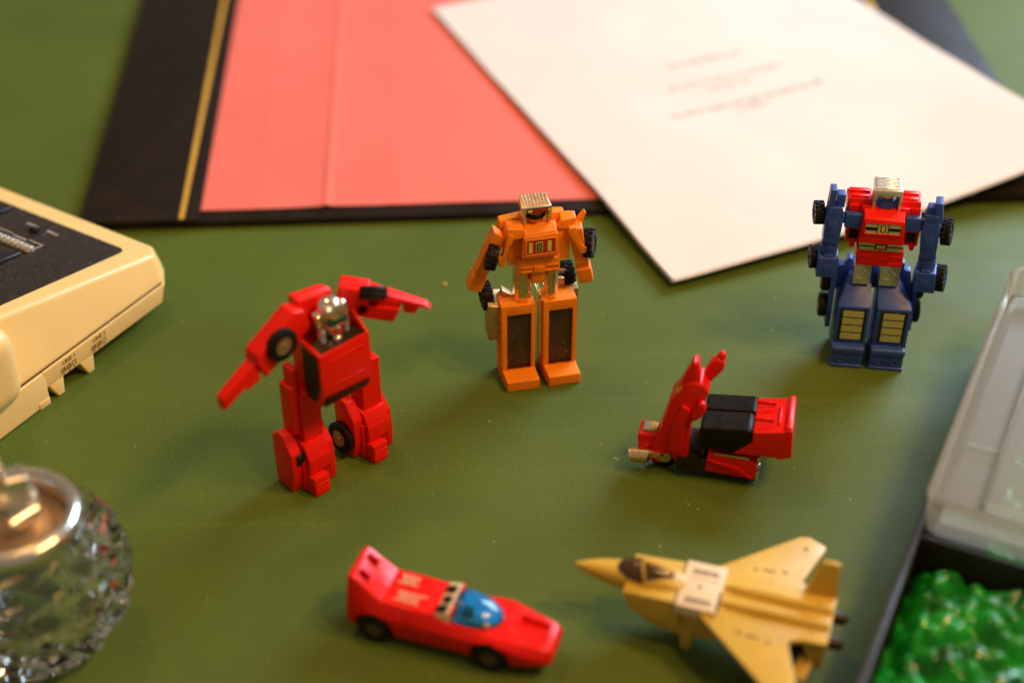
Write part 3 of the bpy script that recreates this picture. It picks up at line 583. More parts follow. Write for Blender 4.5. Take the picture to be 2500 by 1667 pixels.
b = MB(); b.ball((-1.6, 10.4, 76.3), 3.0, 2.9, 2.7); b.build('face', 'st_amber', hd)
b = MB(); b.hexa([(-6.9, 6.8, 75.9), (3.6, 6.8, 76.2), (3.4, 15, 77), (-6.9, 15, 77), (-7.1, 7.1, 78.4), (3.6, 7.1, 78.6), (2.8, 14.2, 80.2), (-7.0, 14.2, 80.1)], .3)
for k in range(9): 
    t = k / 8; y, z = 8 + 5.6 * t, 78.85 + 1.35 * t; b.box(-6.3, 2.6, y, y + .42, z - .3, z + .22, .1, 1)
b.box(-6.8, -5.8, 7.8, 14, 68.4, 76.4, .25); b.box(2.6, 3.6, 7.8, 14, 68.4, 76.6, .25); b.build('visor', 'silver', bu)
def blue_arm(X, fin, wrist):
    b = MB()
    b.hexa([(-3.0, -3, -14), (3.0, -3, -14), (3.0, 3, -14), (-3.0, 3, -14), (-3.4, -3, -2), (3.5, -3, -2), (3.5, 3, -2), (-3.4, 3, -2)], .4, 3, X)
    b.hexa([(-3.4, -3, -2.4), (3.5, -3, -2.4), (3.5, 3, -2.4), (-3.4, 3, -2.4), (-2.4, -2.8, 2.2), (2.6, -2.8, 2.2), (2.6, 2.8, 2.2), (-2.4, 2.8, 2.2)], .4, 3, X)
    b.box(-2.0, 1.8, -3.25, 0, -10.5, -3.4, .2, 2, X); b.box(-1.3, 1.1, -3.4, 0, -9.6, -4.4, .15, 2, X)
    for z in (-15.8, -18.0): b.cyl((0, 0, z - .6), (0, 0, z + .6), 3.35, n=24, bev=.4, X=X)
    b.cyl((0, 0, -19.5), (0, 0, -13.5), 2.9, n=24, X=X)
    a = b.build('arm', 'blue', bu)
    b = MB()
    for args in fin: b.hexa(args, .35, 3, X)
    b.build('arm_fin', 'blue', a)
    b = MB(); b.box(-3.9, 4.0, -4.4, 3.6, -28.6, -19.6, .5, 3, X); b.box(-1.6, 1.6, -4.7, 0, -26.4, -22.6, .2, 2, X); b.box(-1.6, 1.6, -4.0, 0, -20.8, -18.6, .3, 2, X); b.build('fist', 'blue', a)
def hx(x0, x1, y0, y1, z0, z1, dx=0): return [(x0, y0, z0), (x1, y0, z0), (x1, y1, z0), (x0, y1, z0), (x0 + dx, y0, z1), (x1 + dx, y0, z1), (x1 + dx, y1, z1), (x0 + dx, y1, z1)]
blue_arm(Xf((-20.4, 8.5, 68.4), 0, 0.5, 2), (hx(-3.0, -.6, -2.6, 2.4, 1, 9.6, .4), hx(.2, 3.3, -1.5, 2.5, 1.6, 7.2)), 0)
blue_arm(Xf((15.8, 8.5, 64.6), 0, -3.5, -8), (hx(-2.6, 3.0, -2.8, 2.4, 1.6, 5.2), hx(1.4, 4.2, -2.6, 3.2, 2, 10.5, -.6), hx(-2.4, 2.0, -1.5, 2.5, 5.0, 8.0, .8)), 0)
for p0, p1 in (((-17.4, 9, 64.6), (-15.6, 9, 64.6)), ((12, 9, 63.6), (13.6, 9, 63.2))): b = MB(); b.cyl(p0, p1, 2.2, n=16); b.build('arm_pin', 'blue', bu)
for c, ax, r in (((-25.9, 11, 64.8), (1, .12, 0), 4.3), ((-25.4, 11, 44.6), (1, .12, 0), 4.3), ((22.6, 11, 60.2), (1, -.28, .12), 5.0), ((23.6, 11, 38.8), (1, -.28, .12), 5.0)):
    wheel(bu, c, ax, r, 3.6, 'blue', 16, .42)
    b = MB(); s_ = 1 if c[0] > 0 else -1
    b.cyl((c[0] - s_ * 5.5, 9.8, c[2]), (c[0] - s_ * 1.2, 10.9, c[2]), 2.4, 2.0, n=16); b.build('axle', 'blue', bu)
for x0, x1, z0 in ((-17.6, -15.6, 12), (14.3, 16.0, 13)):
    b = MB(); b.hexa([(x0, 10, z0), (x1, 10, z0), (x1, 19, z0), (x0, 19, z0), (x0, 11, 38), (x1, 11, 38), (x1, 19, 38), (x0, 19, 38)], .4); b.build('side_plate', 'blue', bu)
for c in ((-19.2, 17, 30.6), (-19.2, 15.5, 19.2), (17.4, 18, 29.6), (17.2, 16.5, 19.0)): wheel(bu, c, (1, 0, 0), 5.0, 3.2, 'bronze', 0, .42)

# ================================================================== RED ROBOT
rd = thing('toy_robot', -70.4, 422.1, 42, 'red toy robot with chrome head and outstretched arms beside the telephone', 'toy robot')
for ox in (0, 26.6):
    b = MB(); mir = ox > 0
    b.hexa([(-.8, 5, .2), (11.5, 5, .2), (11.5, 17, .2), (-.8, 17, .2), (-.8, 5.4, 15.5), (11.2, 5.4, 15.5), (11.2, 17, 15.5), (-.8, 17, 15.5)], .4, 2, Xf((ox, 0, 0)))
    b.hexa([(.6, 3.2, 14.5), (10.4, 3.2, 14.5), (10.4, 17, 14.5), (.6, 17, 14.5), (.8, 6.0, 20), (10.2, 6.0, 20), (10, 16, 21), (1.4, 16, 21)], .4, 2, Xf((ox, 0, 0)))
    b.hexa([(.6, 3.2, 8.6), (10.4, 3.2, 8.6), (10.4, 8, 8.6), (.6, 8, 8.6), (.6, 3.2, 15), (10.4, 3.2, 15), (10.4, 8, 15), (.6, 8, 15)], .35, 2, Xf((ox, 0, 0)))
    for x0 in ((-4.6, 10.2) if not mir else (-3.6, 10.0)):
        b.prism([(7.6, .6), (17.5, .6), (18, 22), (14, 25), (11, 24.6), (6.4, 18), (6.2, 8)] if x0 < 0 else [(4.8, .6), (17, .6), (17.4, 21), (13, 23.5), (10.6, 23), (5.4, 17), (4.6, 8)], 'x', ox + x0, ox + x0 + (4.2 if x0 < 0 else 2.6), .4)
    lg = b.build('lower_leg', 'red', rd)
    b = MB(); b.prism([(0, .1), (8.5, .1), (8.5, 7.2), (7.8, 7.6), (.2, 8.4), (0, 7.6)], 'x', ox + .1, ox + 6.4, .35)
    for z in (1.6, 3.2, 4.8): b.box(ox + .3, ox + 6.2, -.35, .3, z, z + .8, .2)
    b.build('foot', 'red', lg)
    b = MB(); b.box(ox + 2.2, ox + 10.6, 7.5, 15.5, 18, 41, .5, 3); b.box(ox - .6 + (4.2 if mir else 0), ox + 3 + (4.2 if mir else 0), 9, 16, 24, 45, .5, 3); b.box(ox + 1.2 + (2 if mir else 0), ox + 4 + (2 if mir else 0), 9.5, 15.5, 40, 52, .5, 3); b.build('thigh', 'red', rd)
wheel(rd, (-1.2, 8.0, 15.0), (1, .1, 0), 3.0, 3.2, 'black', 0)  # first wheel: black disc added to stand for a small dark hole in the leg
wheel(rd, (21.3, 12.6, 8.6), (1, .06, -.1), 6.2, 3.0, 'bronze', 0, .5)
b = MB(); b.hexa([(6, 9, 36), (24, 9, 36), (24, 16, 36), (6, 16, 36), (6.5, 9, 62), (24, 9, 62), (24, 16, 62), (6.5, 16, 62)], .5); b.build('pelvis', 'red', rd)
# chest: the open car cabin
b = MB(); TH = .9
b.hexa([(4.4, -4.4, 47.5), (24.8, -4.4, 46), (24.8, -3.2, 46), (4.4, -3.2, 47.5), (5.7, -4.0, 64.2), (24.3, -4.0, 64.4), (24.3, -2.8, 64.4), (5.7, -2.8, 64.2)], .3)
b.prism([(-4.2, 47), (-4, 64.2), (7.5, 65.8), (8.5, 64), (8.5, 44), (3.5, 40), (-1, 40.3)], 'x', 4.2, 5.5, .3)
b.prism([(-4.2, 46), (-4, 64.4), (-2.2, 66), (4.5, 70.2), (6, 69.4), (6.4, 62), (8.5, 60), (8.5, 43), (4, 40), (-1, 40)], 'x', 24.2, 25.4, .3)
b.hexa([(4.4, -4.2, 47), (24.8, -4.2, 45.6), (25.2, -1.0, 39.8), (5.0, -1.0, 40.2), (4.8, -3.4, 48.2), (24.4, -3.4, 47), (24.8, .4, 40.4), (5.4, .4, 40.8)], .3)
b.box(5.2, 24.6, 2, 9, 39.5, 42, .2)
for z in (50.2, 60.6): b.box(7.4, 22.4, -4.5, -3.9, z, z + .3, .1, 1)
b.ball((21.8, -4.25, 60.2), .6, .35, .6, 10); ch = b.build('chest', 'red', rd)
b = MB(); b.hexa([(5.6, -4.0, 46.2), (23.8, -4.0, 45.0), (24.2, -1.2, 40.2), (6.2, -1.2, 40.5), (5.6, -4.75, 46.0), (23.8, -4.75, 44.8), (24.2, -1.75, 39.9), (6.2, -1.75, 40.2)], .1, 1); b.build('windscreen', 'black', ch)
b = MB(); b.prism([(-2.6, 49.2), (-2.4, 61.2), (-1.2, 62.6), (5.6, 63), (6.2, 62), (6.2, 45), (4.4, 42.4), (.4, 42.4)], 'x', 3.95, 4.35, .1, 1); b.build('side_window', 'black', ch)
b = MB(); b.hexa([(5.6, -2.9, 60.4), (24.1, -2.9, 60.6), (24.1, 3.6, 60.4), (5.6, 3.6, 60.4), (5.6, -2.9, 63.4), (24.1, -2.9, 63.6), (24.1, 3.6, 65.4), (5.6, 3.6, 65)], .2); b.build('cabin_floor', 'dark_brown', ch)
b = MB(); b.hexa([(7, 10.5, 58), (21.5, 10.5, 58), (21.5, 16.5, 58), (7, 16.5, 58), (6.2, 10.2, 79.6), (21, 10.2, 77.4), (21, 16.5, 76.5), (7, 16.5, 78.5)], .9, 4)
b.hexa([(6.4, 9.6, 71), (20.8, 9.6, 71), (20.8, 12, 71), (6.4, 12, 71), (6.3, 9.8, 78.8), (20.8, 9.8, 76.8), (20.8, 12, 78), (6.6, 12, 79.8)], .6, 3); b.build('back_block', 'red', rd)
# head
b = MB(); H0 = V(15.6, 4.4, 74.6)
b.ball(H0, 5.2, 4.8, 4.6, 28); b.ball(H0 + V(0, -1.8, 2.4), 1.7, 3.4, 2.7, 18); b.ball(H0 + V(2.9, -2.6, 1.8), 2.1, 2.2, 2.3, 18); b.ball(H0 + V(-2.9, -2.6, 1.4), 2.0, 2.2, 2.2, 18)
b.box(H0.x - 6.8, H0.x - 4.4, 2.4, 6, 71.2, 75.2, .6, 3); b.box(H0.x + 4.6, H0.x + 6.4, 2.4, 6, 71.2, 75.2, .6, 3)
b.hexa([(12.6, 1.0, 65.6), (18.4, 1.0, 65.6), (18.8, 7, 65.6), (12.2, 7, 65.6), (11.6, .4, 71), (19.4, .4, 71), (19.6, 7, 71), (11.4, 7, 71)], .8, 3)
b.ball((15.4, .2, 68.6), .8, 1.0, 1.4, 12); b.ball((15.2, .4, 64.6), 1.9, 1.6, 1.6, 16); b.box(11.4, 19.6, 4, 10, 62, 69, .6); hd = b.build('head', 'chrome', rd)
b = MB(); b.box(H0.x - 3.7, H0.x + 3.9, -.3, 2, 70.6, 72.3, .3); b.build('eye_visor', mat('dark_green_visor', (.01, .05, .025), .2), hd)
b = MB(); b.box(13.4, 17.6, .1, 1.4, 66.0, 67.4, .3); b.build('mouth_guard', 'st_red', hd)
for x, zt in ((10.4, 69.0), (20.4, 70.4)):
    b = MB()
    for k in range(6): b.torus((x, 2.4, zt - 5.6 + k * 1.05), (0, .2, 1), .9, .5, 16, 8)
    b.cyl((x, 2.4, zt - 6.4), (x, 2.4, zt + .4), 1.0, n=14); b.build('neck_spring', 'chrome', rd)
# arms
def arm_dir(p0, p1, up):
    x = (Vector(p1) - Vector(p0)).normalized(); z = (Vector(up) - x * x.dot(Vector(up))).normalized(); y = z.cross(x)
    m_ = Matrix((x, y, z)).transposed().to_4x4(); m_.translation = p0; return m_
AL = arm_dir((3.8, 9, 73.2), (-29.0, 7, 56.5), (0, 0, 1))
L_ = (V(3.8, 9, 73.2) - V(-29, 7, 56.5)).length
b = MB(); b.poly([(-3, -3.6, -5.2), (10, -3.6, -5.4), (20.5, -3.6, -5.2), (20, -3.6, 2.6), (18, -3.6, 5.4), (-1, -3.6, 6.2), (-4, -3.6, 3.0)] + [(-3, 3.6, -5.2), (10, 3.6, -5.4), (20.5, 3.6, -5.2), (20, 3.6, 2.6), (18, 3.6, 5.4), (-1, 3.6, 6.2), (-4, 3.6, 3.0)],
    [tuple(range(7)), tuple(range(13, 6, -1))] + [(i, (i + 1) % 7, 7 + (i + 1) % 7, 7 + i) for i in range(7)], .9, 3, AL); a = b.build('arm', 'red', rd)
b = MB(); b.hexa([(17, -2.4, -2.2), (L_ + 1.2, -2.0, -2.5), (L_ + 1.2, 2.0, -2.5), (17, 2.4, -2.2), (17, -2.4, 2.6), (L_ - 1.0, -2.0, 2.2), (L_ - 1.0, 2.0, 2.2), (17, 2.4, 2.6)], .5, 2, AL)
b.hexa([(22, -2.4, -5.0), (27.5, -2.4, -4.0), (27.5, 2.4, -4.0), (22, 2.4, -5.0), (21, -2.4, -2), (28.5, -2.4, -2), (28.5, 2.4, -2), (21, 2.4, -2)], .5, 2, AL); b.build('forearm', 'red', a)
yl = AL.to_3x3() @ V(0, 1, 0)
wheel(rd, AL @ V(9.4, 4.2 if yl.y < 0 else -4.2, 1.0), yl, 6.0, 3.2, 'bronze', 0, .56)
AR = arm_dir((25.0, 9.6, 73.5), (47.0, -11.5, 69.4), (0, 0, 1))
b = MB(); Lr = (V(25, 9.6, 73.5) - V(47, -11.5, 69.4)).length
b.hexa([(-2.5, -4, -5), (10, -4, -6.5), (10, 4, -6.5), (-2.5, 4, -5), (-1.5, -4, 5.4), (9, -4, 5.0), (9, 4, 5), (-1.5, 4, 5.4)], .9, 3, AR)
b.hexa([(8, -4, -6.4), (18.4, -4, -6.6), (18.4, 4, -6.6), (8, 4, -6.4), (8, -4, -1), (20.4, -4, -.6), (20.4, 4, -.6), (8, 4, -1)], .6, 3, AR)
b.hexa([(1, -3, -9.5), (5, -3, -9.5), (5, 3, -9.5), (1, 3, -9.5), (0, -3, -4), (6.5, -3, -4), (6.5, 3, -4), (0, 3, -4)], .6, 2, AR); a = b.build('arm', 'red', rd)
b = MB(); b.hexa([(11, -3.2, 1.2), (Lr, -1.8, -.6), (Lr, 1.8, -.6), (11, 3.2, 1.2), (9, -3.2, 4.6), (Lr - 2, -1.8, .9), (Lr - 2, 1.8, .9), (9, 3.2, 4.6)], .5, 2, AR)
b.hexa([(12, -3, -2), (19, -3, -2), (19, 3, -2), (12, 3, -2), (12, -3, 2), (20, -3, 2), (20, 3, 2), (12, 3, 2)], .4, 2, AR)
b.hexa([(21.5, -1.8, -3.4), (25.5, -1.8, -3.4), (25.5, 1.8, -3.4), (21.5, 1.8, -3.4), (20.6, -1.8, .5), (27, -1.8, .5), (27, 1.8, .5), (20.6, 1.8, .5)], .5, 2, AR); b.build('forearm', 'red', a)
wheel(rd, AR @ V(10.4, -2.0, 3.6), V(.40, .46, .79), 5.0, 4.4, 'bronze', 0)
b = MB(); b.cyl(AR @ V(7.5, -4.4, -2.6), AR @ V(7.5, -3.2, -2.6), 1.5, n=18); b.cyl(AR @ V(7.5, -4.7, -2.6), AR @ V(7.5, -3.2, -2.6), .6, n=12); b.build('rivet', 'black', a)

# ================================================================== RED SCOOTER
sc = thing('toy_scooter', 58.6, 438.5, -12, 'red toy motor scooter with black seat standing between the blue robot and the jet', 'toy scooter')
wheel(sc, (-3.0, 1.5, 5.4), (0, 1, 0), 5.3, 5, 'gold_chrome', 0, .45)
wheel(sc, (25, 3, 5.0), (0, 1, 0), 4.9, 6, 'black', 0)
b = MB(); b.prism([(-8, 6.2), (-4.6, 4.4), (-3.8, 8.4), (-.6, 9.6), (1.4, 6.4), (4.8, 4.0), (6.4, 10), (5.8, 24), (7.5, 30), (10.6, 37), (11.4, 40.6), (9.2, 43.4), (5.4, 44), (3.0, 42.6), (-1.8, 34.5), (-3.4, 27), (-5.4, 18)], 'y', -3.6, 6.6, .9, 3)
b.prism([(-1.4, 12), (3.5, 11), (4.6, 25), (6, 32), (2.4, 34), (-.6, 25)], 'y', -4.8, -3.4, .7, 3); ss = b.build('leg_shield', 'red_gloss', sc)
b = MB(); b.prism([(-.8, 37), (6.8, 40.6), (8.0, 44), (6.9, 51.4), (5.2, 52.8), (2.6, 46.4)], 'y', -3.0, 2.4, 1.0, 3); b.build('mirror', 'red_gloss', ss)
b = MB(); b.prism([(7.6, 41.2), (10.8, 39.6), (15.4, 46.4), (15.6, 49.6), (13.2, 51), (11.0, 49.4)], 'y', 2.5, 6.4, .8, 3); b.ball((14.2, 4.5, 51.2), 1.6, 1.6, 2.0, 14); b.build('handlebar', 'red_gloss', ss)
b = MB(); b.prism([(6.6, 27.5), (9.6, 30.2), (11.0, 33.5), (10.4, 36.6), (8.4, 37.2), (7.2, 34.6), (5.6, 30)], 'y', -6, -2.4, 1.1, 4); b.build('hand_grip', 'red_gloss', ss)
b = MB(); b.prism([(1.9, 42.4), (.5, 39.8), (-.4, 38), (.4, 37.2), (1.9, 40)], 'y', -3, 3, .2); b.build('yellow_decal', 'st_amber', ss)
b = MB(); b.hexa([(-12.4, -1.6, 5.8), (-6, -1.6, 6.5), (-6, 6, 6.5), (-12.4, 6, 5.8), (-13.2, -1, 14.6), (-5.2, -1, 15.6), (-5.2, 6, 16.4), (-12.6, 6, 16.6)], 1.1, 4); fd = b.build('front_fender', 'red_gloss', sc)
b = MB(); b.box(-11.4, -6.8, .4, 5.2, 15.2, 16.9, .5, 3); b.build('front_light', 'chrome', fd)
b = MB(); b.box(-8.6, -6.0, .6, 4.4, 15.8, 17.4, .4, 2); b.build('indicator', 'st_amber', fd)
b = MB(); b.cyl((-15, -3.4, 6.9), (-8.6, -3.4, 7.3), 2.8, n=24, bev=.6); b.box(-9.6, -4, -4.4, -2.2, 7.6, 9.8, .4, 2, Xf((0, 0, 0), 0, 0, 0)); b.build('horn', 'gold_chrome', sc)
b = MB(); b.box(2, 14.5, -4, 8, 3.2, 9.5, .5); b.box(3, 12, -2.5, 8, 9, 14, .5); b.box(9, 31, -3, 9, 1.6, 4.6, .5); b.cyl((8, -4.4, 9), (8, -3, 9), 2.6, n=20); b.cyl((5.4, -4.4, 5.2), (5.4, -3.6, 5.2), 1.0, n=14); b.build('floorboard', 'dark_brown', sc)
b = MB(); b.prism([(12.4, 4.6), (30.6, 3.6), (31, 11), (28, 12.8), (13.4, 13.8), (12.8, 11)], 'y', -4.2, 10, .5); b.prism([(13, 10.5), (24, 6), (29, 4), (30, 4.2), (24.5, 8.5)], 'y', -4.9, -4, .3); hu = b.build('lower_hull', 'red_gloss', sc)
b = MB()
for k in range(9): b.box(15.5 + k * 1.35, 16.2 + k * 1.35, -4.5, 4, 12.8, 14.0 , .2)
b.box(14.8, 28, -4.2, 4, 12.4, 13.2, .2); b.build('engine_grille', 'chrome', hu)
b = MB(); b.box(30.6, 32, -4.4, 1, 3.2, 7.6, .5); b.box(30.6, 31.8, -3.4, 1, 10.6, 13.4, .4); b.build('tail_light', 'chrome', hu)
b = MB(); b.prism([(9.6, 19), (11.6, 15.9), (22.6, 15.6), (27.8, 20.8), (28.0, 26.2), (26.6, 26.8), (10.2, 25.2), (9.4, 24.2)], 'y', -5, 5.4, .9, 4); st_ = b.build('seat', 'black', sc)
b = MB(); b.prism([(10, 19), (12, 15.9), (22.6, 15.6), (28.2, 20.8), (28.6, 25.9), (27.4, 26.4), (10.6, 24.9), (9.9, 24.0)], 'y', 6.7, 15.5, .9, 4); b.build('seat', 'black', sc)
b = MB(); b.prism([(22.0, 15.4), (28.2, 21.6), (28.2, 26.4), (38.5, 28.2), (40, 29.4), (41.8, 29.2), (42.6, 17), (38, 15.2), (37.4, 15.8)], 'y', -5.2, 14.6, .7, 3)
b.prism([(38.6, 28.4), (39.8, 30.2), (41.6, 30), (42.3, 20), (39, 20)], 'y', -4.6, 14, .5, 3); b.box(29.5, 36.5, -1, -.4, 26.6, 28.2, .2, 1, Xf((0, 0, 0), 0, -3, 0)); b.box(29.5, 36.5, 8.6, 9.2, 26.5, 28.1, .2, 1, Xf((0, 0, 0), 0, -3, 0)); b.box(36.6, 37.2, -1, 9.2, 27.4, 29.0, .2); b.build('rear_body', 'red_gloss', sc)

# ================================================================== RED CAR (origin at the near rear wheel, x to the nose)
ca = thing('toy_car', -45.0, 353.9, -18.5, 'red wedge shaped toy sports car with blue glass canopy in the foreground', 'toy car')
CY = 10.6
def csec(x, wb, ws, wt, zb, zs, zt, zc_):
    return [(x, CY - wb, zb), (x, CY - ws, (zb + zs) / 2), (x, CY - ws, zs), (x, CY - wt, zt), (x, CY, zc_), (x, CY + wt, zt), (x, CY + ws, zs), (x, CY + ws, (zb + zs) / 2), (x, CY + wb, zb)]
b = MB(); b.loft([csec(-9.6, 8.4, 9.6, 6.8, 4.6, 11.6, 23.8, 23.8), csec(-8.0, 8.8, 9.9, 7.2, 4.2, 12, 24.4, 24.4), csec(-6.2, 9, 10, 7.3, 4, 12, 23.4, 23.4), csec(-2, 9.4, 10.4, 7.6, 3.8, 12.2, 19.8, 19.8), csec(2, 9.4, 10.5, 7.8, 3.6, 12.2, 16.6, 16.4), csec(10, 9.2, 10.1, 7.8, 3.4, 11.4, 16.6, 16.8),
    csec(20, 9.0, 10.0, 7.6, 3.4, 11.2, 16.4, 17.0), csec(25, 9, 10, 7.8, 3.4, 11.2, 14.6, 15), csec(33, 9.2, 10.2, 8.0, 3.4, 11.2, 13.8, 14), csec(37, 9.4, 10.6, 8.4, 3.6, 12.2, 13.7, 13.5), csec(42, 9.4, 10.6, 8.4, 3.6, 12.2, 13.6, 13.2), csec(47, 9.0, 10.2, 7.8, 3.6, 10.8, 12.8, 12.6), csec(52, 8.2, 9.4, 7.2, 3.8, 9.4, 12.2, 12.2), csec(56, 7.2, 8.4, 6.6, 4.4, 8.6, 11.7, 11.8), csec(58.2, 6.4, 7.4, 6.0, 5.2, 8.2, 11.0, 11.1), csec(59.2, 5.8, 6.4, 5.2, 6, 8.0, 10.0, 10.0)], bev=.35)
body = b.build('body', 'red_gloss', ca)
ct = MB()
for x in (0, 39.5): ct.cyl((x, -3, 5.8), (x, 4.6, 5.8), 6.7, n=36, bev=0); ct.cyl((x, 16.6, 5.8), (x, 25, 5.8), 6.7, n=36, bev=0)
cut(body, ct.build('c', 'black', ca))
cut(body, (lambda m_: m_.build('c', 'black', ca))(MB().hexa([(46.6, CY - 4.6, 10.8), (55.6, CY - 4.2, 10.6), (55.6, CY + 4.2, 10.6), (46.6, CY + 4.6, 10.8), (45.2, CY - 4.8, 16), (55.8, CY - 4.4, 16), (55.8, CY + 4.4, 16), (45.2, CY + 4.8, 16)], 0)))
for s_ in (-1, 1): cut(body, MB().hexa([(-7.4, CY + s_ * 3.6 - 1.6, 18), (-3.6, CY + s_ * 3.6 - 1.6, 18), (-3.6, CY + s_ * 3.6 + 1.6, 18), (-7.4, CY + s_ * 3.6 + 1.6, 18), (-6.6, CY + s_ * 3.6 - 1.6, 26), (-3.0, CY + s_ * 3.6 - 1.6, 26), (-3.0, CY + s_ * 3.6 + 1.6, 26), (-6.6, CY + s_ * 3.6 + 1.6, 26)], 0).build('c', 'black', ca))
b = MB(); b.box(-7, 55, CY - 7.5, CY + 7.5, 2.6, 5, .4); b.build('chassis', 'black', ca)
for x in (0, 39.5):
    wheel(ca, (x, 1.9, 5.6), (0, 1, 0), 5.5, 4, 'hub_dark', 0, .5); wheel(ca, (x, 2 * CY - 1.9, 5.6), (0, 1, 0), 5.5, 4, 'hub_dark', 0, .5)
b = MB()
n = 20; secs = []
for i in range(13):
    t = i / 12; x = 25.5 + 15.8 * t; hgt = 5.6 * math.sqrt(max(0, 1 - (max(0, t - .12) / .88) ** 2.2)) * (1 if t > .1 else .86 + 1.4 * t); wd = 7.2 * math.sqrt(max(.0, 1 - t ** 2.6)) + .05
    zb = 14.2 - 1.2 * t; secs.append([(x, CY + wd * math.cos(math.pi * k / (n - 1)), zb + (hgt + .05) * math.sin(math.pi * k / (n - 1)) ** .8) for k in range(n)])
b.loft(secs); b.build('canopy', 'blue_glass', ca)
b = MB(); b.prism([(26 + 13.4 * t, CY + 6.4 * math.sqrt(max(0.01, 1 - t ** 2.6))) for t in (0, .3, .55, .75, .9, 1)] + [(26 + 13.4 * t, CY - 6.4 * math.sqrt(max(0.01, 1 - t ** 2.6))) for t in (1, .9, .75, .55, .3, 0)], 'z', 13, 15.3, .2, 1, Xf((0, 0, .7), 0, 2.6, 0)); ck = b.build('cockpit', mat('pale_blue_cockpit', (.35, .62, .72), .5), ca)  # pale cockpit floor added under the blue glass to brighten the canopy
b = MB(); b.box(28, 32, CY - 4, CY - 1, 15.0, 17.2, .6, 3); b.build('driver_seat', 'black', ck)
b = MB(); b.box(28, 37.5, CY - 5.4, CY - 4.4, 14.6, 16.3, .4, 2, Xf((0, 0, 0), 0, 1, 0)); b.build('trim_strip', 'cream', ck)
b = MB(); b.hexa([(20, CY - 7.8, 14), (25.6, CY - 7.8, 13.6), (25.6, CY + 7.8, 13.6), (20, CY + 7.8, 14), (20.4, CY - 7.2, 17.2), (25.2, CY - 7.0, 18.2), (25.2, CY + 7.0, 18.2), (20.4, CY + 7.2, 17.2)], .4); eb = b.build('engine_cover', 'cream', ca)
for yy, x0 in ((-5.2, 20.3), (-.9, 20.9), (3.8, 20.4)):
    b = MB(); b.hexa([(x0, CY + yy - 1.7, 16.7), (24.0, CY + yy - 1.7, 17.2), (24.0, CY + yy + 1.7, 17.2), (x0, CY + yy + 1.7, 16.7), (x0, CY + yy - 1.6, 17.6), (24.0, CY + yy - 1.6, 18.5), (24.0, CY + yy + 1.6, 18.5), (x0, CY + yy + 1.6, 17.6)], .2); b.build('louvre', 'black', eb)
b = MB(); b.hexa([(25.2, CY - 7.4, 14), (26.2, CY - 7.4, 14), (26.2, CY + 7.4, 14), (25.2, CY + 7.4, 14), (25.3, CY - 6.6, 18.9), (26, CY - 6.6, 18.9), (26, CY + 6.6, 18.9), (25.3, CY + 6.6, 18.9)], .3); b.build('roll_bar', 'red_gloss', ca)
for y0, y1, x0, x1 in ((2.0, 6.0, 3.6, 13), (-5.4, -1.6, 5.2, 16)):
    b = MB(); y = y0
    while y < y1:
        x = x0 + random.uniform(0, 2)
        while x < x1 - random.uniform(0, 3.5):
            l = random.uniform(.5, 1.3); b.box(x, x + l, CY + y, CY + y + .55, 16.3, 17.02 if abs(y) < 4 else 16.92, .02, 1); x += l + .5
        y += 1.15
    b.build('deck_lettering', 'cream', ca)
for s_, yy in ((-1, CY - 7.6), (1, CY + 7.6)):
    b = MB(); b.hexa([(48, yy - 1.2, 9.6), (56.2, yy + (.9 if s_ < 0 else -2.4), 8.6), (56.4, yy + (2.2 if s_ < 0 else -1.4), 8.8), (48, yy + 1.2, 9.8), (48.4, yy - .9, 10.4), (55.8, yy + (1.2 if s_ < 0 else -2.4), 9.4), (56.2, yy + (2.2 if s_ < 0 else -1.4), 9.5), (48.4, yy + 1, 10.6)], .2); b.build('headlight', 'black', ca)

# ================================================================== YELLOW JET (x from the nose backwards)
je = thing('toy_jet', 20.5, 369.9, -17.5, 'yellow toy fighter jet with cream sticker and dark canopy at the lower right', 'toy jet')
def ring(x, w_, h0, h1, cz, n=20, e=.8):
    r = []
    for k in range(n):
        a = 2 * math.pi * k / n; c, s_ = math.cos(a), math.sin(a)
        r.append((x, w_ * math.copysign(abs(c) ** e, c), cz + (h1 if s_ > 0 else h0) * math.copysign(abs(s_) ** e, s_)))
    return r
b = MB(); b.loft([ring(0, .3, .3, .3, 20), ring(.8, .9, .8, .8, 20), ring(4, 2.1, 2.0, 1.9, 20), ring(9, 3.4, 3.3, 3.0, 20.2), ring(14, 4.3, 4.6, 3.6, 20.4), ring(19, 4.9, 6, 4.2, 20.6), ring(26, 5.2, 7.5, 5.2, 20.4), ring(32, 5.4, 8.5, 4.6, 20), ring(38, 5.4, 9, 2.4, 20), ring(46, 5.2, 9, 1.8, 20)]); b.build('nose', 'yellow', je, 50)
b = MB(); b.loft([ring(13.4, .3, 1, .3, 22.4, 16, 1), ring(15, 3.2, 1, 2.6, 22.2, 16, 1), ring(18.5, 4.5, 1, 4.9, 22, 16, 1), ring(23, 4.9, 1, 5.8, 22, 16, 1), ring(28, 4.2, 1, 4.9, 22, 16, 1), ring(33, 1.6, 1, 3.2, 22, 16, 1)]); cp = b.build('canopy', 'smoke', je, 60)
b = MB(); b.strip([(22.6 + 2 * math.cos(a) ** 2, 5.0 * math.cos(a), 22 + 5.9 * math.sin(a)) for a in [math.pi * k / 14 for k in range(15)]], .45, 6); b.strip([(22.6, .6, 27.8), (27, .6, 26.9), (33, .6, 25.2)], 1.0, 8); b.build('canopy_frame', 'yellow', cp)
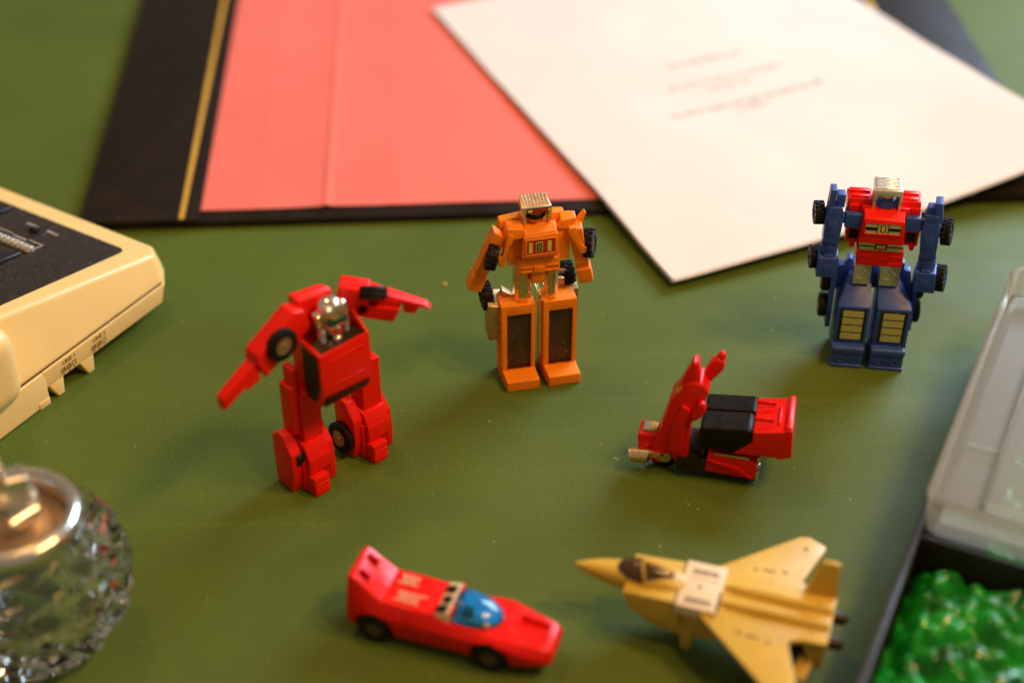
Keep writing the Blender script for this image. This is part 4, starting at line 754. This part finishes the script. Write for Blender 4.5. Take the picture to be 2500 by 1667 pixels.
for s_ in (-1, 1):
    y0, y1 = sorted((s_ * 3.4, s_ * 9.4))
    b = MB(); b.hexa([(20.5, y0, 14.5), (37, y0, 11), (37, y1, 11), (20.5, y1, 14.5), (18.2, y0 + .3, 21.8), (37, y0, 22.4), (37, y1, 22.4), (18.2, y1 - .3, 21.4)], .5, 3); b.build('intake', 'yellow', je)
b = MB(); b.prism([(20, 14), (26, 8), (34, 5.4), (46, 6), (64, 9), (84, 13), (84, 20), (40, 21), (22, 18)], 'y', -7.2, 7.2, 1.2, 4); b.build('belly', 'yellow', je)
b = MB()
for y in (-3.6, 3.6): b.loft([ring(x, w_, 1, h_, 21.2, 14, 1) for x, w_, h_ in ((49, .4, .3), (52, 1.6, 1.2), (60, 2.2, 1.9), (74, 2.2, 1.8), (83.5, 1.8, 1.4))], X=Matrix.Translation((0, y, 0)))
b.build('spine', 'yellow', je, 60)
for s_ in (-1, 1):
    P = [(41, 6), (43.5, 10.4), (68.5, 33.6), (71.5, 34.2), (77, 31.4), (77.4, 30), (72.2, 13.4), (75.5, 11.6), (84, 11.2), (84, 0), (41, 0)]
    pts = [(p[0], s_ * p[1]) for p in P]
    b = MB(); b.prism(pts, 'z', 19.0, 20.8 if s_ < 0 else 20.82, .35, 2); wg = b.build('wing', 'yellow', je)
    b = MB()
    for x0, y0, l in ((56.2, 14.2, 1.6), (59.4, 14.8, 2.6), (62.2, 14.9, 1.0), (65.4, 15.6, 1.8)): b.box(x0, x0 + l, s_ * y0 - .35, s_ * y0 + .35, 20.6, 20.9, .02, 1)
    b.build('wing_marking', 'dark_brown', wg)
    if s_ > 0:
        b = MB(); b.box(70.2, 72, 27.9, 28.3, 20.6, 20.9, .02, 1); b.box(70.9, 71.3, 27.2, 29, 20.6, 20.92, .02, 1); b.build('wing_emblem', 'dark_brown', wg)
b = MB(); b.box(35.4, 48.6, -10.2, 10.2, 18.5, 22.6, .25, 2); pl = b.build('top_panel', 'cream', je)
b = MB(); b.box(48.2, 48.95, -9.6, -1, 22.0, 22.72, .1, 1); b.box(35.1, 35.6, -10, 10, 21.8, 22.7, .1, 1); b.build('panel_gap', 'dark_brown', pl)
b = MB()
for k in range(9): b.box(38.2 + k * .95, 38.75 + k * .95, 5.4, 7.0, 22.5, 22.68, .02, 1)
b.box(37.6, 47.4, 4.8, 5.05, 22.5, 22.68, .02, 1); b.build('panel_lettering', 'print_black', pl)
b = MB()
for k in range(9): b.box(38.2 + k * .95, 38.75 + k * .95, -7.6, -5.8, 22.5, 22.68, .02, 1)
b.box(37.6, 47.4, -8.2, -7.95, 22.5, 22.68, .02, 1); b.box(37.4, 47.6, 2.6, 2.8, 22.5, 22.68, .02, 1); b.build('panel_lettering', 'print_black', pl)
b = MB(); b.cyl((41.6, -.6, 22.4), (41.6, -.6, 22.75), .6, n=14, bev=.05); b.build('panel_pin', 'dark_brown', pl)
b = MB(); b.prism([(73.4, 20.4), (84, 20.4), (83.4, 34.4), (82.4, 35.2), (78.2, 35), (77.4, 34)], 'y', 9.4, 10.8, .35); b.build('tail_fin', 'yellow', je)
b = MB(); b.prism([(76, 19.6), (84, 19.6), (83.2, 9), (80, 8)], 'y', -10.8, -9.4, .35); b.hexa([(74, -16.5, 7.2), (79, -16.5, 7.2), (81, -9, 9), (76, -9, 9), (74, -16.5, 8.4), (79, -16.5, 8.4), (81, -9, 12), (76, -9, 12)], .4); b.build('tail_fin', 'yellow', je)
for y in (-4.6, 6.4):
    b = MB(); b.cyl((82, y, 15.5), (87.6, y, 15.2), 2.5, 2.1, n=22, bev=.3); b.cyl((87, y, 15.2), (88.6, y, 15.2), 1.5, n=18, bev=.2); b.build('engine_nozzle', 'dark_brown', je)
b = MB(); b.hexa([(38.2, -7.9, .2), (41.4, -7.9, .2), (41.4, -5.2, .2), (38.2, -5.2, .2), (37.2, -8.2, 9), (42.4, -8.2, 9), (42.4, -4.6, 9), (37.2, -4.6, 9)], .7, 3); b.build('landing_gear', 'yellow', je)
b = MB(); b.hexa([(38.2, 5.2, .2), (41.4, 5.2, .2), (41.4, 7.9, .2), (38.2, 7.9, .2), (37.2, 4.6, 9), (42.4, 4.6, 9), (42.4, 8.2, 9), (37.2, 8.2, 9)], .7, 3); b.build('landing_gear', 'yellow', je)
for y in (-7, 7):
    b = MB(); b.box(66, 79, y - 2.4, y + 2.4, 7.5, 14, .6); b.cyl((70, y - 2, 3), (70, y + 2, 3), 2.9, n=22); b.box(68.6, 71.4, y - 1.4, y + 1.4, 3, 9, .3); b.build('landing_gear', 'dark_brown', je)
